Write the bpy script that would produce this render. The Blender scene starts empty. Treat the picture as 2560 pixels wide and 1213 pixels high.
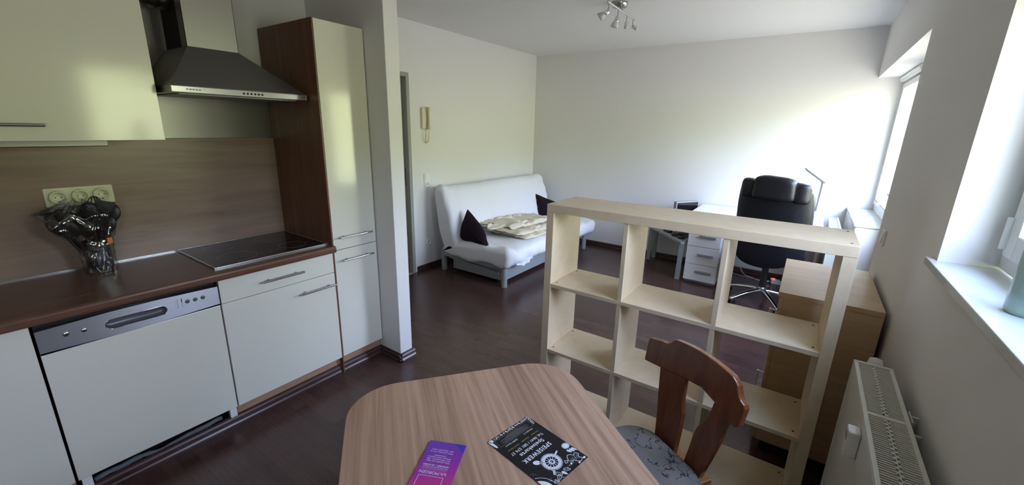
import bpy, bmesh, math, random
from mathutils import Vector, Matrix, noise
random.seed(7)
PI = math.pi
S = bpy.context.scene
COL = S.collection

# ------------------------------------------------------------------ camera
cam_d = bpy.data.cameras.new('camera')
cam = bpy.data.objects.new('camera', cam_d)
COL.objects.link(cam)
S.camera = cam
YAW, PIT, ROL, F = -0.606084, -0.267712, 0.0239, 1047.7
f0 = Vector((math.sin(YAW)*math.cos(PIT), math.cos(YAW)*math.cos(PIT), math.sin(PIT)))
r0 = Vector((math.cos(YAW), -math.sin(YAW), 0))
u0 = r0.cross(f0)
rr = r0*math.cos(ROL) + u0*math.sin(ROL)
uu = -r0*math.sin(ROL) + u0*math.cos(ROL)
cam.matrix_world = Matrix(((rr.x, uu.x, -f0.x, 0), (rr.y, uu.y, -f0.y, 0), (rr.z, uu.z, -f0.z, 1.54), (0, 0, 0, 1)))
cam_d.sensor_width = 36
cam_d.lens = F/2560*36
cam_d.clip_start = 0.02

# ------------------------------------------------------------------ daylight (garden below, sky above)
W = bpy.data.worlds.new('daylight')
S.world = W
W.use_nodes = True
nt = W.node_tree
nt.nodes.clear()
wo = nt.nodes.new('ShaderNodeOutputWorld')
bg = nt.nodes.new('ShaderNodeBackground')
tc = nt.nodes.new('ShaderNodeTexCoord')
sx = nt.nodes.new('ShaderNodeSeparateXYZ')
nz = nt.nodes.new('ShaderNodeTexNoise')
nz.inputs['Scale'].default_value = 5
nz.inputs['Detail'].default_value = 4
ma = nt.nodes.new('ShaderNodeMath'); ma.operation = 'MULTIPLY_ADD'
ma.inputs[1].default_value = 0.22
rp = nt.nodes.new('ShaderNodeValToRGB')
rp.color_ramp.elements[0].position = 0.0
rp.color_ramp.elements[0].color = (0.26, 0.26, 0.22, 1)
rp.color_ramp.elements[1].position = 1.0
rp.color_ramp.elements[1].color = (0.62, 0.92, 1.62, 1)
for pos, c in ((0.40, (0.38, 0.38, 0.35, 1)), (0.49, (0.56, 0.61, 0.36, 1)), (0.56, (0.40, 0.50, 0.22, 1)), (0.60, (1.05, 1.22, 1.62, 1))):
    e = rp.color_ramp.elements.new(pos); e.color = c
m2 = nt.nodes.new('ShaderNodeMath'); m2.operation = 'MULTIPLY_ADD'
m2.inputs[1].default_value = 0.5
nt.links.new(tc.outputs['Generated'], nz.inputs['Vector'])
nt.links.new(tc.outputs['Generated'], sx.inputs[0])
nt.links.new(nz.outputs['Fac'], ma.inputs[0])
ma.inputs[2].default_value = 0.39
nt.links.new(sx.outputs['Z'], m2.inputs[0])
nt.links.new(ma.outputs[0], m2.inputs[2])
nt.links.new(m2.outputs[0], rp.inputs[0])
nt.links.new(rp.outputs[0], bg.inputs[0])
nt.links.new(bg.outputs[0], wo.inputs[0])
bg.inputs[1].default_value = 20.0

def portal(loc, sx_, sz_):
    l = bpy.data.lights.new('window_daylight', 'AREA')
    l.shape = 'RECTANGLE'; l.size = sx_; l.size_y = sz_
    l.cycles.is_portal = True
    o = bpy.data.objects.new('window_daylight', l)
    COL.objects.link(o)
    o.location = loc
    o.rotation_euler = (0, PI/2, 0)     # -Z towards -X
    return o
portal((0.66, 1.35, 1.62), 0.94, 0.92)
portal((0.66, -0.77, 1.55), 0.56, 1.10)  # portal for the added window behind the camera
portal((0.80, 4.12, 1.02), 2.1, 2.3)

S.view_settings.view_transform = 'Standard'
S.view_settings.look = 'None'
S.view_settings.gamma = 1
S.view_settings.use_curve_mapping = False
S.view_settings.exposure = 0.0
S.cycles.max_bounces = 10
S.cycles.diffuse_bounces = 7
S.cycles.transparent_max_bounces = 16
S.cycles.sample_clamp_indirect = 6
S.cycles.caustics_reflective = False
S.cycles.caustics_refractive = False
S.cycles.use_denoising = True

# ------------------------------------------------------------------ materials
def mat(name, col, rough=0.6, metal=0.0, bump=0.0, bscale=60, spec=0.5, coat=0.0, trans=0.0, emit=None, var=0.0, vscale=3.0, ior=None):
    m = bpy.data.materials.new(name)
    m.use_nodes = True
    t = m.node_tree
    b = t.nodes['Principled BSDF']
    b.inputs['Base Color'].default_value = (*col, 1)
    b.inputs['Roughness'].default_value = rough
    b.inputs['Metallic'].default_value = metal
    b.inputs['Specular IOR Level'].default_value = spec
    b.inputs['Coat Weight'].default_value = coat
    b.inputs['Coat Roughness'].default_value = 0.12
    b.inputs['Transmission Weight'].default_value = trans
    if ior: b.inputs['IOR'].default_value = ior
    if emit:
        b.inputs['Emission Color'].default_value = (*emit[0], 1)
        b.inputs['Emission Strength'].default_value = emit[1]
    c = t.nodes.new('ShaderNodeTexCoord')
    if bump:
        n = t.nodes.new('ShaderNodeTexNoise'); n.inputs['Scale'].default_value = bscale
        n.inputs['Detail'].default_value = 6
        bp = t.nodes.new('ShaderNodeBump'); bp.inputs['Strength'].default_value = bump
        bp.inputs['Distance'].default_value = 0.004
        t.links.new(c.outputs['Object'], n.inputs['Vector'])
        t.links.new(n.outputs['Fac'], bp.inputs['Height'])
        t.links.new(bp.outputs[0], b.inputs['Normal'])
    if var:
        n = t.nodes.new('ShaderNodeTexNoise'); n.inputs['Scale'].default_value = vscale
        mx = t.nodes.new('ShaderNodeMix'); mx.data_type = 'RGBA'
        mx.inputs[6].default_value = (*[x*(1-var) for x in col], 1)
        mx.inputs[7].default_value = (*[min(1, x*(1+var)) for x in col], 1)
        t.links.new(c.outputs['Object'], n.inputs['Vector'])
        t.links.new(n.outputs['Fac'], mx.inputs[0])
        t.links.new(mx.outputs[2], b.inputs['Base Color'])
    return m

def brushed(m, amount=0.85, rough=None):
    t = m.node_tree; b = t.nodes['Principled BSDF']
    tg = t.nodes.new('ShaderNodeTangent'); tg.direction_type = 'RADIAL'; tg.axis = 'Z'
    b.inputs['Anisotropic'].default_value = amount
    b.inputs['Anisotropic Rotation'].default_value = 0.25
    t.links.new(tg.outputs[0], b.inputs['Tangent'])
    return m

def wood(name, c1, c2, stretch=(1, 12, 12), scale=3.0, rough=0.45, coat=0.0, contrast=(0.35, 0.65), spec=0.5, fine=True):
    """grain runs along the axis with the smallest stretch"""
    m = bpy.data.materials.new(name); m.use_nodes = True
    t = m.node_tree; b = t.nodes['Principled BSDF']
    b.inputs['Roughness'].default_value = rough
    b.inputs['Coat Weight'].default_value = coat
    b.inputs['Coat Roughness'].default_value = 0.15
    b.inputs['Specular IOR Level'].default_value = spec
    c = t.nodes.new('ShaderNodeTexCoord')
    mp = t.nodes.new('ShaderNodeMapping'); mp.inputs['Scale'].default_value = stretch
    n = t.nodes.new('ShaderNodeTexNoise'); n.inputs['Scale'].default_value = scale
    n.inputs['Detail'].default_value = 8; n.inputs['Distortion'].default_value = 0.6
    n.inputs['Roughness'].default_value = 0.62
    r = t.nodes.new('ShaderNodeValToRGB')
    r.color_ramp.elements[0].position = contrast[0]; r.color_ramp.elements[0].color = (*c1, 1)
    r.color_ramp.elements[1].position = contrast[1]; r.color_ramp.elements[1].color = (*c2, 1)
    t.links.new(c.outputs['Object'], mp.inputs[0]); t.links.new(mp.outputs[0], n.inputs['Vector'])
    t.links.new(n.outputs['Fac'], r.inputs[0]); t.links.new(r.outputs[0], b.inputs['Base Color'])
    return m

def floor_mat():
    m = bpy.data.materials.new('dark_laminate'); m.use_nodes = True
    t = m.node_tree; b = t.nodes['Principled BSDF']
    c = t.nodes.new('ShaderNodeTexCoord')
    br = t.nodes.new('ShaderNodeTexBrick')
    br.offset = 0.37; br.offset_frequency = 2
    br.inputs['Scale'].default_value = 1.0
    br.inputs['Brick Width'].default_value = 0.42
    br.inputs['Row Height'].default_value = 0.064
    br.inputs['Mortar Size'].default_value = 0.0007
    br.inputs['Color1'].default_value = (0.050, 0.0235, 0.020, 1)
    br.inputs['Color2'].default_value = (0.080, 0.038, 0.031, 1)
    br.inputs['Mortar'].default_value = (0.034, 0.016, 0.014, 1)
    mp = t.nodes.new('ShaderNodeMapping'); mp.inputs['Scale'].default_value = (2, 26, 1)
    n = t.nodes.new('ShaderNodeTexNoise'); n.inputs['Scale'].default_value = 3; n.inputs['Detail'].default_value = 8
    mx = t.nodes.new('ShaderNodeMix'); mx.data_type = 'RGBA'; mx.blend_type = 'MULTIPLY'
    mx.inputs[0].default_value = 0.7
    r = t.nodes.new('ShaderNodeValToRGB')
    r.color_ramp.elements[0].position = 0.3; r.color_ramp.elements[0].color = (0.78, 0.76, 0.76, 1)
    r.color_ramp.elements[1].position = 0.7; r.color_ramp.elements[1].color = (1.12, 1.12, 1.12, 1)
    L = t.links.new
    L(c.outputs['Object'], br.inputs['Vector']); L(c.outputs['Object'], mp.inputs[0]); L(mp.outputs[0], n.inputs['Vector'])
    L(n.outputs['Fac'], r.inputs[0]); L(br.outputs['Color'], mx.inputs[6]); L(r.outputs[0], mx.inputs[7])
    L(mx.outputs[2], b.inputs['Base Color'])
    b.inputs['Roughness'].default_value = 0.27
    b.inputs['Specular IOR Level'].default_value = 0.55
    bp = t.nodes.new('ShaderNodeBump'); bp.inputs['Strength'].default_value = 0.03; bp.inputs['Distance'].default_value = 0.002
    L(n.outputs['Fac'], bp.inputs['Height']); L(bp.outputs[0], b.inputs['Normal'])
    return m

def glass_mat(name, tint=(1, 1, 1), refl=0.07):
    m = bpy.data.materials.new(name); m.use_nodes = True
    t = m.node_tree; t.nodes.clear()
    o = t.nodes.new('ShaderNodeOutputMaterial'); a = t.nodes.new('ShaderNodeBsdfTransparent')
    g = t.nodes.new('ShaderNodeBsdfGlossy'); x = t.nodes.new('ShaderNodeMixShader')
    a.inputs[0].default_value = (*tint, 1); g.inputs['Roughness'].default_value = 0.02
    x.inputs[0].default_value = refl
    t.links.new(a.outputs[0], x.inputs[1]); t.links.new(g.outputs[0], x.inputs[2]); t.links.new(x.outputs[0], o.inputs[0])
    return m

M = dict(
    wall=mat('wall_paint', (0.74, 0.72, 0.70), 0.85, bump=0.10, bscale=120, spec=0.2),
    ceil=mat('ceiling_paint', (0.76, 0.745, 0.73), 0.9, bump=0.05, bscale=90, spec=0.2),
    floor=floor_mat(),
    base=wood('skirting_mahogany', (0.035, 0.015, 0.013), (0.07, 0.03, 0.026), (2, 2, 20), 3, 0.3),
    front=mat('cream_gloss_front', (0.66, 0.64, 0.545), 0.12, spec=0.5, coat=0.0),
    carcass=wood('walnut_side_panel', (0.115, 0.044, 0.021), (0.175, 0.074, 0.036), (14, 14, 1), 2.5, 0.4),
    worktop=wood('brown_worktop', (0.095, 0.042, 0.027), (0.140, 0.068, 0.043), (14, 1.2, 14), 3, 0.26),
    plinth=wood('plinth_wood', (0.30, 0.17, 0.11), (0.38, 0.23, 0.15), (14, 1, 14), 2.5, 0.45),
    splash=wood('backsplash_wood', (0.185, 0.122, 0.086), (0.30, 0.210, 0.155), (10, 0.8, 9), 1.6, 0.30, contrast=(0.3,0.7)),
    steel=mat('brushed_steel', (0.42, 0.41, 0.40), 0.28, 1.0, bump=0.03, bscale=200),
    steel_light=mat('satin_steel', (0.66, 0.66, 0.66), 0.26, 1.0),
    steel_dark=mat('hood_steel', (0.30, 0.285, 0.27), 0.42, 1.0),
    chrome=mat('chrome', (0.8, 0.8, 0.82), 0.08, 1.0),
    alu=mat('crinkled_foil_duct', (0.62, 0.60, 0.56), 0.3, 1.0, bump=0.5, bscale=30),
    black_glass=mat('black_ceramic_glass', (0.006, 0.006, 0.008), 0.06, spec=0.6),
    black=mat('black_plastic', (0.012, 0.012, 0.014), 0.4),
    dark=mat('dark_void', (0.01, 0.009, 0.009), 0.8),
    grey=mat('grey_plastic', (0.28, 0.28, 0.30), 0.45),
    white=mat('white_plastic', (0.78, 0.77, 0.74), 0.4),
    frame=mat('window_frame_white', (0.82, 0.82, 0.80), 0.35),
    ivory=mat('ivory_plastic', (0.66, 0.61, 0.45), 0.4),
    socket=mat('cream_socket_plastic', (0.62, 0.60, 0.42), 0.35),
    leather=mat('black_leather', (0.006, 0.006, 0.009), 0.38, bump=0.3, bscale=140, spec=0.45),
    cover=mat('white_cotton_cover', (0.74, 0.74, 0.76), 0.9, bump=0.25, bscale=14, spec=0.15),
    blanket=mat('cream_blanket_fabric', (0.66, 0.60, 0.47), 0.95, bump=0.3, bscale=30, spec=0.1),
    cushion=mat('dark_plum_fabric', (0.018, 0.010, 0.015), 0.95, bump=0.2, bscale=180, spec=0.15),
    sofaframe=mat('grey_painted_steel', (0.26, 0.28, 0.28), 0.4),
    shelf=wood('pale_birch_laminate', (0.60, 0.475, 0.31), (0.66, 0.535, 0.365), (8, 8, 8), 1.5, 0.42),
    side=wood('pale_oak_laminate', (0.45, 0.31, 0.185), (0.535, 0.385, 0.245), (1, 12, 12), 2.0, 0.42),
    desk=mat('white_laminate', (0.80, 0.80, 0.80), 0.35),
    tablewood=None,
    chairwood=wood('reddish_brown_varnish', (0.13, 0.036, 0.012), (0.21, 0.062, 0.020), (6, 6, 1.2), 5, 0.25, coat=0.35),
    sill=mat('pale_marble', (0.62, 0.64, 0.63), 0.22, var=0.18, vscale=7),
    radiator=mat('radiator_enamel', (0.66, 0.66, 0.60), 0.35),
    glass=glass_mat('window_glass'),
    mint=mat('mint_frosted_glass', (0.62, 0.86, 0.80), 0.25, trans=0.35, spec=0.6),
    film=glass_mat('clear_cellophane', (0.86, 0.88, 0.90), 0.20),
    orange=mat('orange_tag', (0.55, 0.16, 0.03), 0.5),
    cable=mat('white_cable', (0.7, 0.7, 0.68), 0.5),
    red=mat('red_neon_switch', (0.8, 0.05, 0.02), 0.4, emit=((1, 0.08, 0.02), 2.5)),
    bulb=mat('frosted_lamp_glass', (0.75, 0.75, 0.72), 0.35, trans=0.25),
    doorgrey=mat('grey_green_door_paint', (0.30, 0.31, 0.27), 0.5),
    cardblack=mat('black_printed_card', (0.010, 0.010, 0.013), 0.45, spec=0.3),
    ink=mat('white_print', (0.80, 0.83, 0.90), 0.5),
    inkgrey=mat('grey_print', (0.30, 0.32, 0.38), 0.5),
    inkgold=mat('gold_print', (0.40, 0.34, 0.06), 0.5),
    threshold=wood('threshold_wood', (0.35, 0.24, 0.12), (0.45, 0.32, 0.18), (2, 12, 12), 4, 0.4),
    fluff=mat('dusty_grey_hose', (0.13, 0.14, 0.15), 0.8, bump=0.8, bscale=60),
)

M['handle'] = mat('satin_nickel_handle', (0.50, 0.49, 0.48), 0.22, 1.0)
M['recess'] = mat('dark_grip_recess', (0.09,0.09,0.10), 0.3)
M['brushed'] = brushed(mat('brushed_panel_steel', (0.60, 0.60, 0.62), 0.36, 1.0), 0.75)
M['sheet'] = brushed(mat('brushed_wall_steel', (0.48, 0.47, 0.45), 0.40, 1.0))
def table_mat():
    m = bpy.data.materials.new('pale_plum_wood_veneer'); m.use_nodes = True
    t = m.node_tree; b = t.nodes['Principled BSDF']; L = t.links.new
    b.inputs['Roughness'].default_value = 0.36
    c = t.nodes.new('ShaderNodeTexCoord')
    sep = t.nodes.new('ShaderNodeSeparateXYZ'); L(c.outputs['Object'], sep.inputs[0])
    # staves along local x (v axis), 9 cm wide
    dv = t.nodes.new('ShaderNodeMath'); dv.operation = 'DIVIDE'; dv.inputs[1].default_value = 0.085
    fl = t.nodes.new('ShaderNodeMath'); fl.operation = 'FLOOR'
    L(sep.outputs['X'], dv.inputs[0]); L(dv.outputs[0], fl.inputs[0])
    wn = t.nodes.new('ShaderNodeTexWhiteNoise'); wn.noise_dimensions = '1D'; L(fl.outputs[0], wn.inputs['W'])
    mp = t.nodes.new('ShaderNodeMapping'); mp.inputs['Scale'].default_value = (24, 0.65, 1)
    n = t.nodes.new('ShaderNodeTexNoise'); n.inputs['Scale'].default_value = 3.2; n.inputs['Detail'].default_value = 9
    n.inputs['Distortion'].default_value = 0.5
    L(c.outputs['Object'], mp.inputs[0]); L(mp.outputs[0], n.inputs['Vector'])
    r = t.nodes.new('ShaderNodeValToRGB')
    e = r.color_ramp.elements
    e[0].position = 0.33; e[0].color = (0.35, 0.200, 0.128, 1)
    e[1].position = 0.66; e[1].color = (0.52, 0.335, 0.230, 1)
    x = e.new(0.46); x.color = (0.43, 0.265, 0.175, 1)
    L(n.outputs['Fac'], r.inputs[0])
    mx = t.nodes.new('ShaderNodeMix'); mx.data_type = 'RGBA'; mx.blend_type = 'MULTIPLY'; mx.inputs[0].default_value = 1.0
    rr_ = t.nodes.new('ShaderNodeValToRGB')
    rr_.color_ramp.elements[0].color = (0.86, 0.84, 0.82, 1); rr_.color_ramp.elements[1].color = (1.1, 1.1, 1.1, 1)
    L(wn.outputs['Value'], rr_.inputs[0]); L(r.outputs[0], mx.inputs[6]); L(rr_.outputs[0], mx.inputs[7])
    L(mx.outputs[2], b.inputs['Base Color'])
    return m
M['tablewood'] = table_mat()

def seat_mat():
    m = bpy.data.materials.new('grey_floral_upholstery'); m.use_nodes = True
    t = m.node_tree; b = t.nodes['Principled BSDF']; L = t.links.new
    b.inputs['Roughness'].default_value = 0.9
    c = t.nodes.new('ShaderNodeTexCoord')
    n = t.nodes.new('ShaderNodeTexNoise'); n.inputs['Scale'].default_value = 7; n.inputs['Detail'].default_value = 2
    L(c.outputs['Object'], n.inputs['Vector'])
    r = t.nodes.new('ShaderNodeValToRGB')
    r.color_ramp.elements[0].position = 0.38; r.color_ramp.elements[0].color = (0.150, 0.165, 0.145, 1)
    r.color_ramp.elements[1].position = 0.66; r.color_ramp.elements[1].color = (0.255, 0.225, 0.205, 1)
    L(n.outputs['Fac'], r.inputs[0])
    # thin dark tendrils: iso-lines of a noise, kept only in blotches
    n2 = t.nodes.new('ShaderNodeTexNoise'); n2.inputs['Scale'].default_value = 24; n2.inputs['Detail'].default_value = 2.5
    L(c.outputs['Object'], n2.inputs['Vector'])
    s = t.nodes.new('ShaderNodeMath'); s.operation = 'SUBTRACT'; s.inputs[1].default_value = 0.5
    a = t.nodes.new('ShaderNodeMath'); a.operation = 'ABSOLUTE'
    lt = t.nodes.new('ShaderNodeMath'); lt.operation = 'LESS_THAN'; lt.inputs[1].default_value = 0.014
    L(n2.outputs['Fac'], s.inputs[0]); L(s.outputs[0], a.inputs[0]); L(a.outputs[0], lt.inputs[0])
    n3 = t.nodes.new('ShaderNodeTexNoise'); n3.inputs['Scale'].default_value = 9
    L(c.outputs['Object'], n3.inputs['Vector'])
    g = t.nodes.new('ShaderNodeMath'); g.operation = 'GREATER_THAN'; g.inputs[1].default_value = 0.51
    L(n3.outputs['Fac'], g.inputs[0])
    mu = t.nodes.new('ShaderNodeMath'); mu.operation = 'MULTIPLY'; L(lt.outputs[0], mu.inputs[0]); L(g.outputs[0], mu.inputs[1])
    mx = t.nodes.new('ShaderNodeMix'); mx.data_type = 'RGBA'
    mx.inputs[7].default_value = (0.03, 0.025, 0.05, 1)
    L(mu.outputs[0], mx.inputs[0]); L(r.outputs[0], mx.inputs[6]); L(mx.outputs[2], b.inputs['Base Color'])
    return m
M['seatfab'] = seat_mat()

def purple_mat():
    m = bpy.data.materials.new('purple_printed_card'); m.use_nodes = True
    t = m.node_tree; b = t.nodes['Principled BSDF']; L = t.links.new
    b.inputs['Roughness'].default_value = 0.35
    c = t.nodes.new('ShaderNodeTexCoord'); sep = t.nodes.new('ShaderNodeSeparateXYZ')
    L(c.outputs['Object'], sep.inputs[0])
    ad = t.nodes.new('ShaderNodeMath'); ad.operation = 'MULTIPLY_ADD'; ad.inputs[1].default_value = 5.5
    L(sep.outputs['Y'], ad.inputs[0])
    k = t.nodes.new('ShaderNodeMath'); k.operation = 'MULTIPLY_ADD'; k.inputs[1].default_value = -1.6; k.inputs[2].default_value = 0.10
    L(sep.outputs['X'], k.inputs[0]); L(k.outputs[0], ad.inputs[2])
    r = t.nodes.new('ShaderNodeValToRGB'); e = r.color_ramp.elements
    e[0].position = 0.0; e[0].color = (0.16, 0.05, 0.42, 1)
    e[1].position = 1.0; e[1].color = (0.75, 0.10, 0.10, 1)
    for p, cc in ((0.28, (0.22, 0.035, 0.36, 1)), (0.55, (0.36, 0.03, 0.33, 1)), (0.80, (0.55, 0.04, 0.22, 1))):
        x = e.new(p); x.color = cc
    L(ad.outputs[0], r.inputs[0]); L(r.outputs[0], b.inputs['Base Color'])
    return m
M['cardpurple'] = purple_mat()
M['cardblue'] = mat('blue_print', (0.045, 0.04, 0.42), 0.35)

# ------------------------------------------------------------------ mesh builder
class MB:
    def __init__(s): s.v = []; s.f = []; s.smooth = []
    def add(s, vs, fs, smooth=False):
        o = len(s.v); s.v += [tuple(v) for v in vs]
        for f in fs: s.f.append([i+o for i in f]); s.smooth.append(smooth)
        return s
    def box(s, x0, x1, y0, y1, z0, z1):
        if x0 > x1: x0, x1 = x1, x0
        if y0 > y1: y0, y1 = y1, y0
        if z0 > z1: z0, z1 = z1, z0
        return s.add([(x0,y0,z0),(x1,y0,z0),(x1,y1,z0),(x0,y1,z0),(x0,y0,z1),(x1,y0,z1),(x1,y1,z1),(x0,y1,z1)],
                     [(0,3,2,1),(4,5,6,7),(0,1,5,4),(1,2,6,5),(2,3,7,6),(3,0,4,7)])
    def hexa(s, b, t):      # 4 bottom pts CCW, 4 top pts CCW
        return s.add(list(b)+list(t), [(0,3,2,1),(4,5,6,7),(0,1,5,4),(1,2,6,5),(2,3,7,6),(3,0,4,7)])
    def prism(s, poly, lo, hi, axis='z'):
        """poly: 2D CCW outline. axis z: (x,y); axis x: (y,z); axis y: (x,z)"""
        n = len(poly)
        def P(p, h):
            return (p[0], p[1], h) if axis == 'z' else ((h, p[0], p[1]) if axis == 'x' else (p[0], h, p[1]))
        vs = [P(p, lo) for p in poly] + [P(p, hi) for p in poly]
        fs = [list(range(n))[::-1], list(range(n, 2*n))] + [(i, (i+1) % n, n+(i+1) % n, n+i) for i in range(n)]
        if axis == 'y': fs = [list(f)[::-1] for f in fs]
        return s.add(vs, fs)
    def cyl(s, p0, p1, r0, r1=None, n=20, caps=True, smooth=True):
        r1 = r0 if r1 is None else r1
        p0 = Vector(p0); p1 = Vector(p1); d = (p1-p0).normalized()
        a = d.orthogonal().normalized(); b = d.cross(a)
        vs = []
        for p, r in ((p0, r0), (p1, r1)):
            for i in range(n):
                t = 2*PI*i/n; vs.append(p + a*(r*math.cos(t)) + b*(r*math.sin(t)))
        s.add(vs, [(i, (i+1) % n, n+(i+1) % n, n+i) for i in range(n)], smooth)
        if caps:
            s.add(vs[:n], [list(range(n))[::-1]]); s.add(vs[n:], [list(range(n))])
        return s
    def lathe(s, c, prof, n=32, axis=Vector((0, 0, 1)), smooth=True):
        """prof: list of (r, h) along axis from point c"""
        c = Vector(c); d = Vector(axis).normalized(); a = d.orthogonal().normalized(); b = d.cross(a)
        vs = []
        for r, h in prof:
            for i in range(n):
                t = 2*PI*i/n; vs.append(c + d*h + a*(r*math.cos(t)) + b*(r*math.sin(t)))
        fs = []
        for k in range(len(prof)-1):
            for i in range(n):
                fs.append((k*n+i, k*n+(i+1) % n, (k+1)*n+(i+1) % n, (k+1)*n+i))
        s.add(vs, fs, smooth)
        if prof[0][0] > 1e-5: s.add(vs[:n], [list(range(n))[::-1]])
        if prof[-1][0] > 1e-5: s.add(vs[-n:], [list(range(n))])
        return s
    def tube(s, pts, r, n=10, closed=False, rf=None):
        pts = [Vector(p) for p in pts]; m = len(pts); vs = []
        up = None
        for i, p in enumerate(pts):
            q0 = pts[(i-1) % m] if (i > 0 or closed) else p
            q1 = pts[(i+1) % m] if (i < m-1 or closed) else p
            d = (q1-q0).normalized()
            if up is None: up = d.orthogonal().normalized()
            up = (up - d*up.dot(d)).normalized(); b = d.cross(up)
            R = r if rf is None else rf(i/(m-1))
            for k in range(n):
                t = 2*PI*k/n; vs.append(p + up*(R*math.cos(t)) + b*(R*math.sin(t)))
        fs = []
        rng = m if closed else m-1
        for i in range(rng):
            for k in range(n):
                j = (i+1) % m
                fs.append((i*n+k, i*n+(k+1) % n, j*n+(k+1) % n, j*n+k))
        s.add(vs, fs, True)
        if not closed:
            s.add(vs[:n], [list(range(n))[::-1]]); s.add(vs[-n:], [list(range(n))])
        return s
    def grid(s, fn, nu, nv, smooth=True, closed_u=False):
        vs = [fn(i/nu, j/nv) for j in range(nv+1) for i in range(nu+(0 if closed_u else 1))]
        w = nu if closed_u else nu+1
        fs = [(j*w+i, j*w+(i+1) % w, (j+1)*w+(i+1) % w, (j+1)*w+i) for j in range(nv) for i in range(nu)]
        return s.add(vs, fs, smooth)
    def obj(s, name, m, parent=None, off=(0, 0, 0), bevel=0, seg=2, subsurf=0, label=None):
        me = bpy.data.meshes.new(name)
        ox, oy, oz = off
        me.from_pydata([(v[0]-ox, v[1]-oy, v[2]-oz) for v in s.v], [], s.f)
        me.update()
        me.polygons.foreach_set('use_smooth', s.smooth)
        me.materials.append(m)
        o = bpy.data.objects.new(name, me); COL.objects.link(o)
        if parent is not None: o.parent = parent
        else: o.location = off
        if bevel:
            b = o.modifiers.new('bevel', 'BEVEL'); b.width = bevel; b.segments = seg; b.limit_method = 'ANGLE'
            b.angle_limit = math.radians(40); b.harden_normals = False
        if subsurf:
            b = o.modifiers.new('sub', 'SUBSURF'); b.levels = subsurf; b.render_levels = subsurf
        if label: o['label'] = label
        return o

def tag(o, label=None, cat=None, group=None, kind=None):
    if label: o['label'] = label
    if cat: o['category'] = cat
    if group: o['group'] = group
    if kind: o['kind'] = kind
    return o

class Thing:
    """Empty at the base; parts given in world coordinates unless local=True"""
    def __init__(s, name, label, cat, loc, rz=0, group=None, kind=None):
        s.o = bpy.data.objects.new(name, None); COL.objects.link(s.o)
        s.o.empty_display_size = 0.1
        s.o.location = loc; s.o.rotation_euler = (0, 0, rz); s.loc = loc; s.local = bool(rz)
        tag(s.o, label, cat, group, kind)
    def part(s, name, mb, m, parent=None, **k):
        return mb.obj(name, m, parent or s.o, off=(0, 0, 0) if s.local else s.loc, **k)

def one(name, mb, m, label, cat, base, group=None, **k):
    return tag(mb.obj(name, m, None, off=base, **k), label, cat, group)
def struct(name, mb, m, off=(0, 0, 0), **k):
    return tag(mb.obj(name, m, None, off=off, **k), kind='structure')

def rounded(x0, x1, y0, y1, r, n=8):
    out = []
    for cx, cy, a in ((x1-r, y0+r, -PI/2), (x1-r, y1-r, 0), (x0+r, y1-r, PI/2), (x0+r, y0+r, PI)):
        for i in range(n+1):
            t = a + PI/2*i/n; out.append((cx+r*math.cos(t), cy+r*math.sin(t)))
    return out

def handle(th, door, y0, y1, z, x, r=0.006):
    """bar handle along y standing off the door face at x"""
    b = MB().cyl((x+0.032, y0, z), (x+0.032, y1, z), r, n=14)
    L = y1-y0
    for yy in (y0+0.16*L, y1-0.16*L): b.cyl((x-0.001, yy, z), (x+0.032, yy, z), 0.0045, n=10)
    return th.part('handle', b, M['handle'], door)

# ================================================================== THE ROOM
H = 2.49
XL, XR, YB, YF = -3.30, 0.377, 5.25, -1.60
XK = -2.78     # kitchen wall
f = MB().box(-5.0, 0.75, YF-0.1, YB+0.1, -0.1, 0)
struct('floor', f, M['floor'])
struct('ceiling', MB().box(-5.0, 0.75, YF-0.1, YB+0.1, H, H+0.1), M['ceil'])
# left wall of the living part with the doorway
DY0, DY1, DZ = 1.96, 2.90, 1.985
wl = MB()
wl.box(XL-0.14, XL, DY1+0.02, YB, 0, H)
wl.box(XL-0.14, XL, 1.75, DY0-0.02, 0, H)
wl.box(XL-0.14, XL, DY0-0.02, DY1+0.02, DZ+0.02, H)
struct('wall_left', wl, M['wall'])
struct('wall_back', MB().box(XL-0.14, 0.75, YB, YB+0.1, 0, H), M['wall'])
# right wall: near window, far recess with balcony door and window over a low parapet
W0, W1, WZ0, WZ1 = 0.92, 1.79, 1.145, 2.08
R0, RZ = 3.015, 2.055
wr = MB()
V0, V1, VZ0 = -1.02, -0.52, 1.0  # opening for the added, unseen window
wr.box(XR, 0.60, YF-0.1, V0, 0, H); wr.box(XR, 0.60, V1, W0, 0, H)
wr.box(XR, 0.60, V0, V1, 0, VZ0); wr.box(XR, 0.60, V0, V1, WZ1, H)
wr.box(XR, 0.60, W0, W1, 0, WZ0)
wr.box(XR, 0.60, W0, W1, WZ1, H)
wr.box(XR, 0.60, W1, R0, 0, H)
wr.box(XR, 0.70, R0, YB, RZ, H)
wr.box(0.60, 0.70, 2.6, R0, 0, H)
struct('wall_right', wr, M['wall'])
PY, PZ = 4.26, 0.84
struct('trim_3', MB().box(XR, 0.66, PY, YB, 0, PZ), M['wall'], bevel=0.02, seg=3)
# kitchen wall, partition stub between kitchen and living part, wall behind the camera
struct('wall_kitchen', MB().box(XK-0.14, XK, YF, 1.65, 0, H), M['wall'])
struct('wall_partition', MB().box(-3.44, -2.03, 1.65, 1.75, 0, H), M['wall'], bevel=0.004)
struct('wall_front', MB().box(-2.92, XR, YF-0.1, YF, 0, H), M['wall'])
# corridor beyond the doorway
hall = MB()
hall.box(-5.0, -4.9, 1.2, 3.4, 0, H); hall.box(-4.9, XL-0.14, 1.2, 1.3, 0, H); hall.box(-4.9, XL-0.14, 3.3, 3.4, 0, H)
struct('wall_hall', hall, M['wall'])

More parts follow.
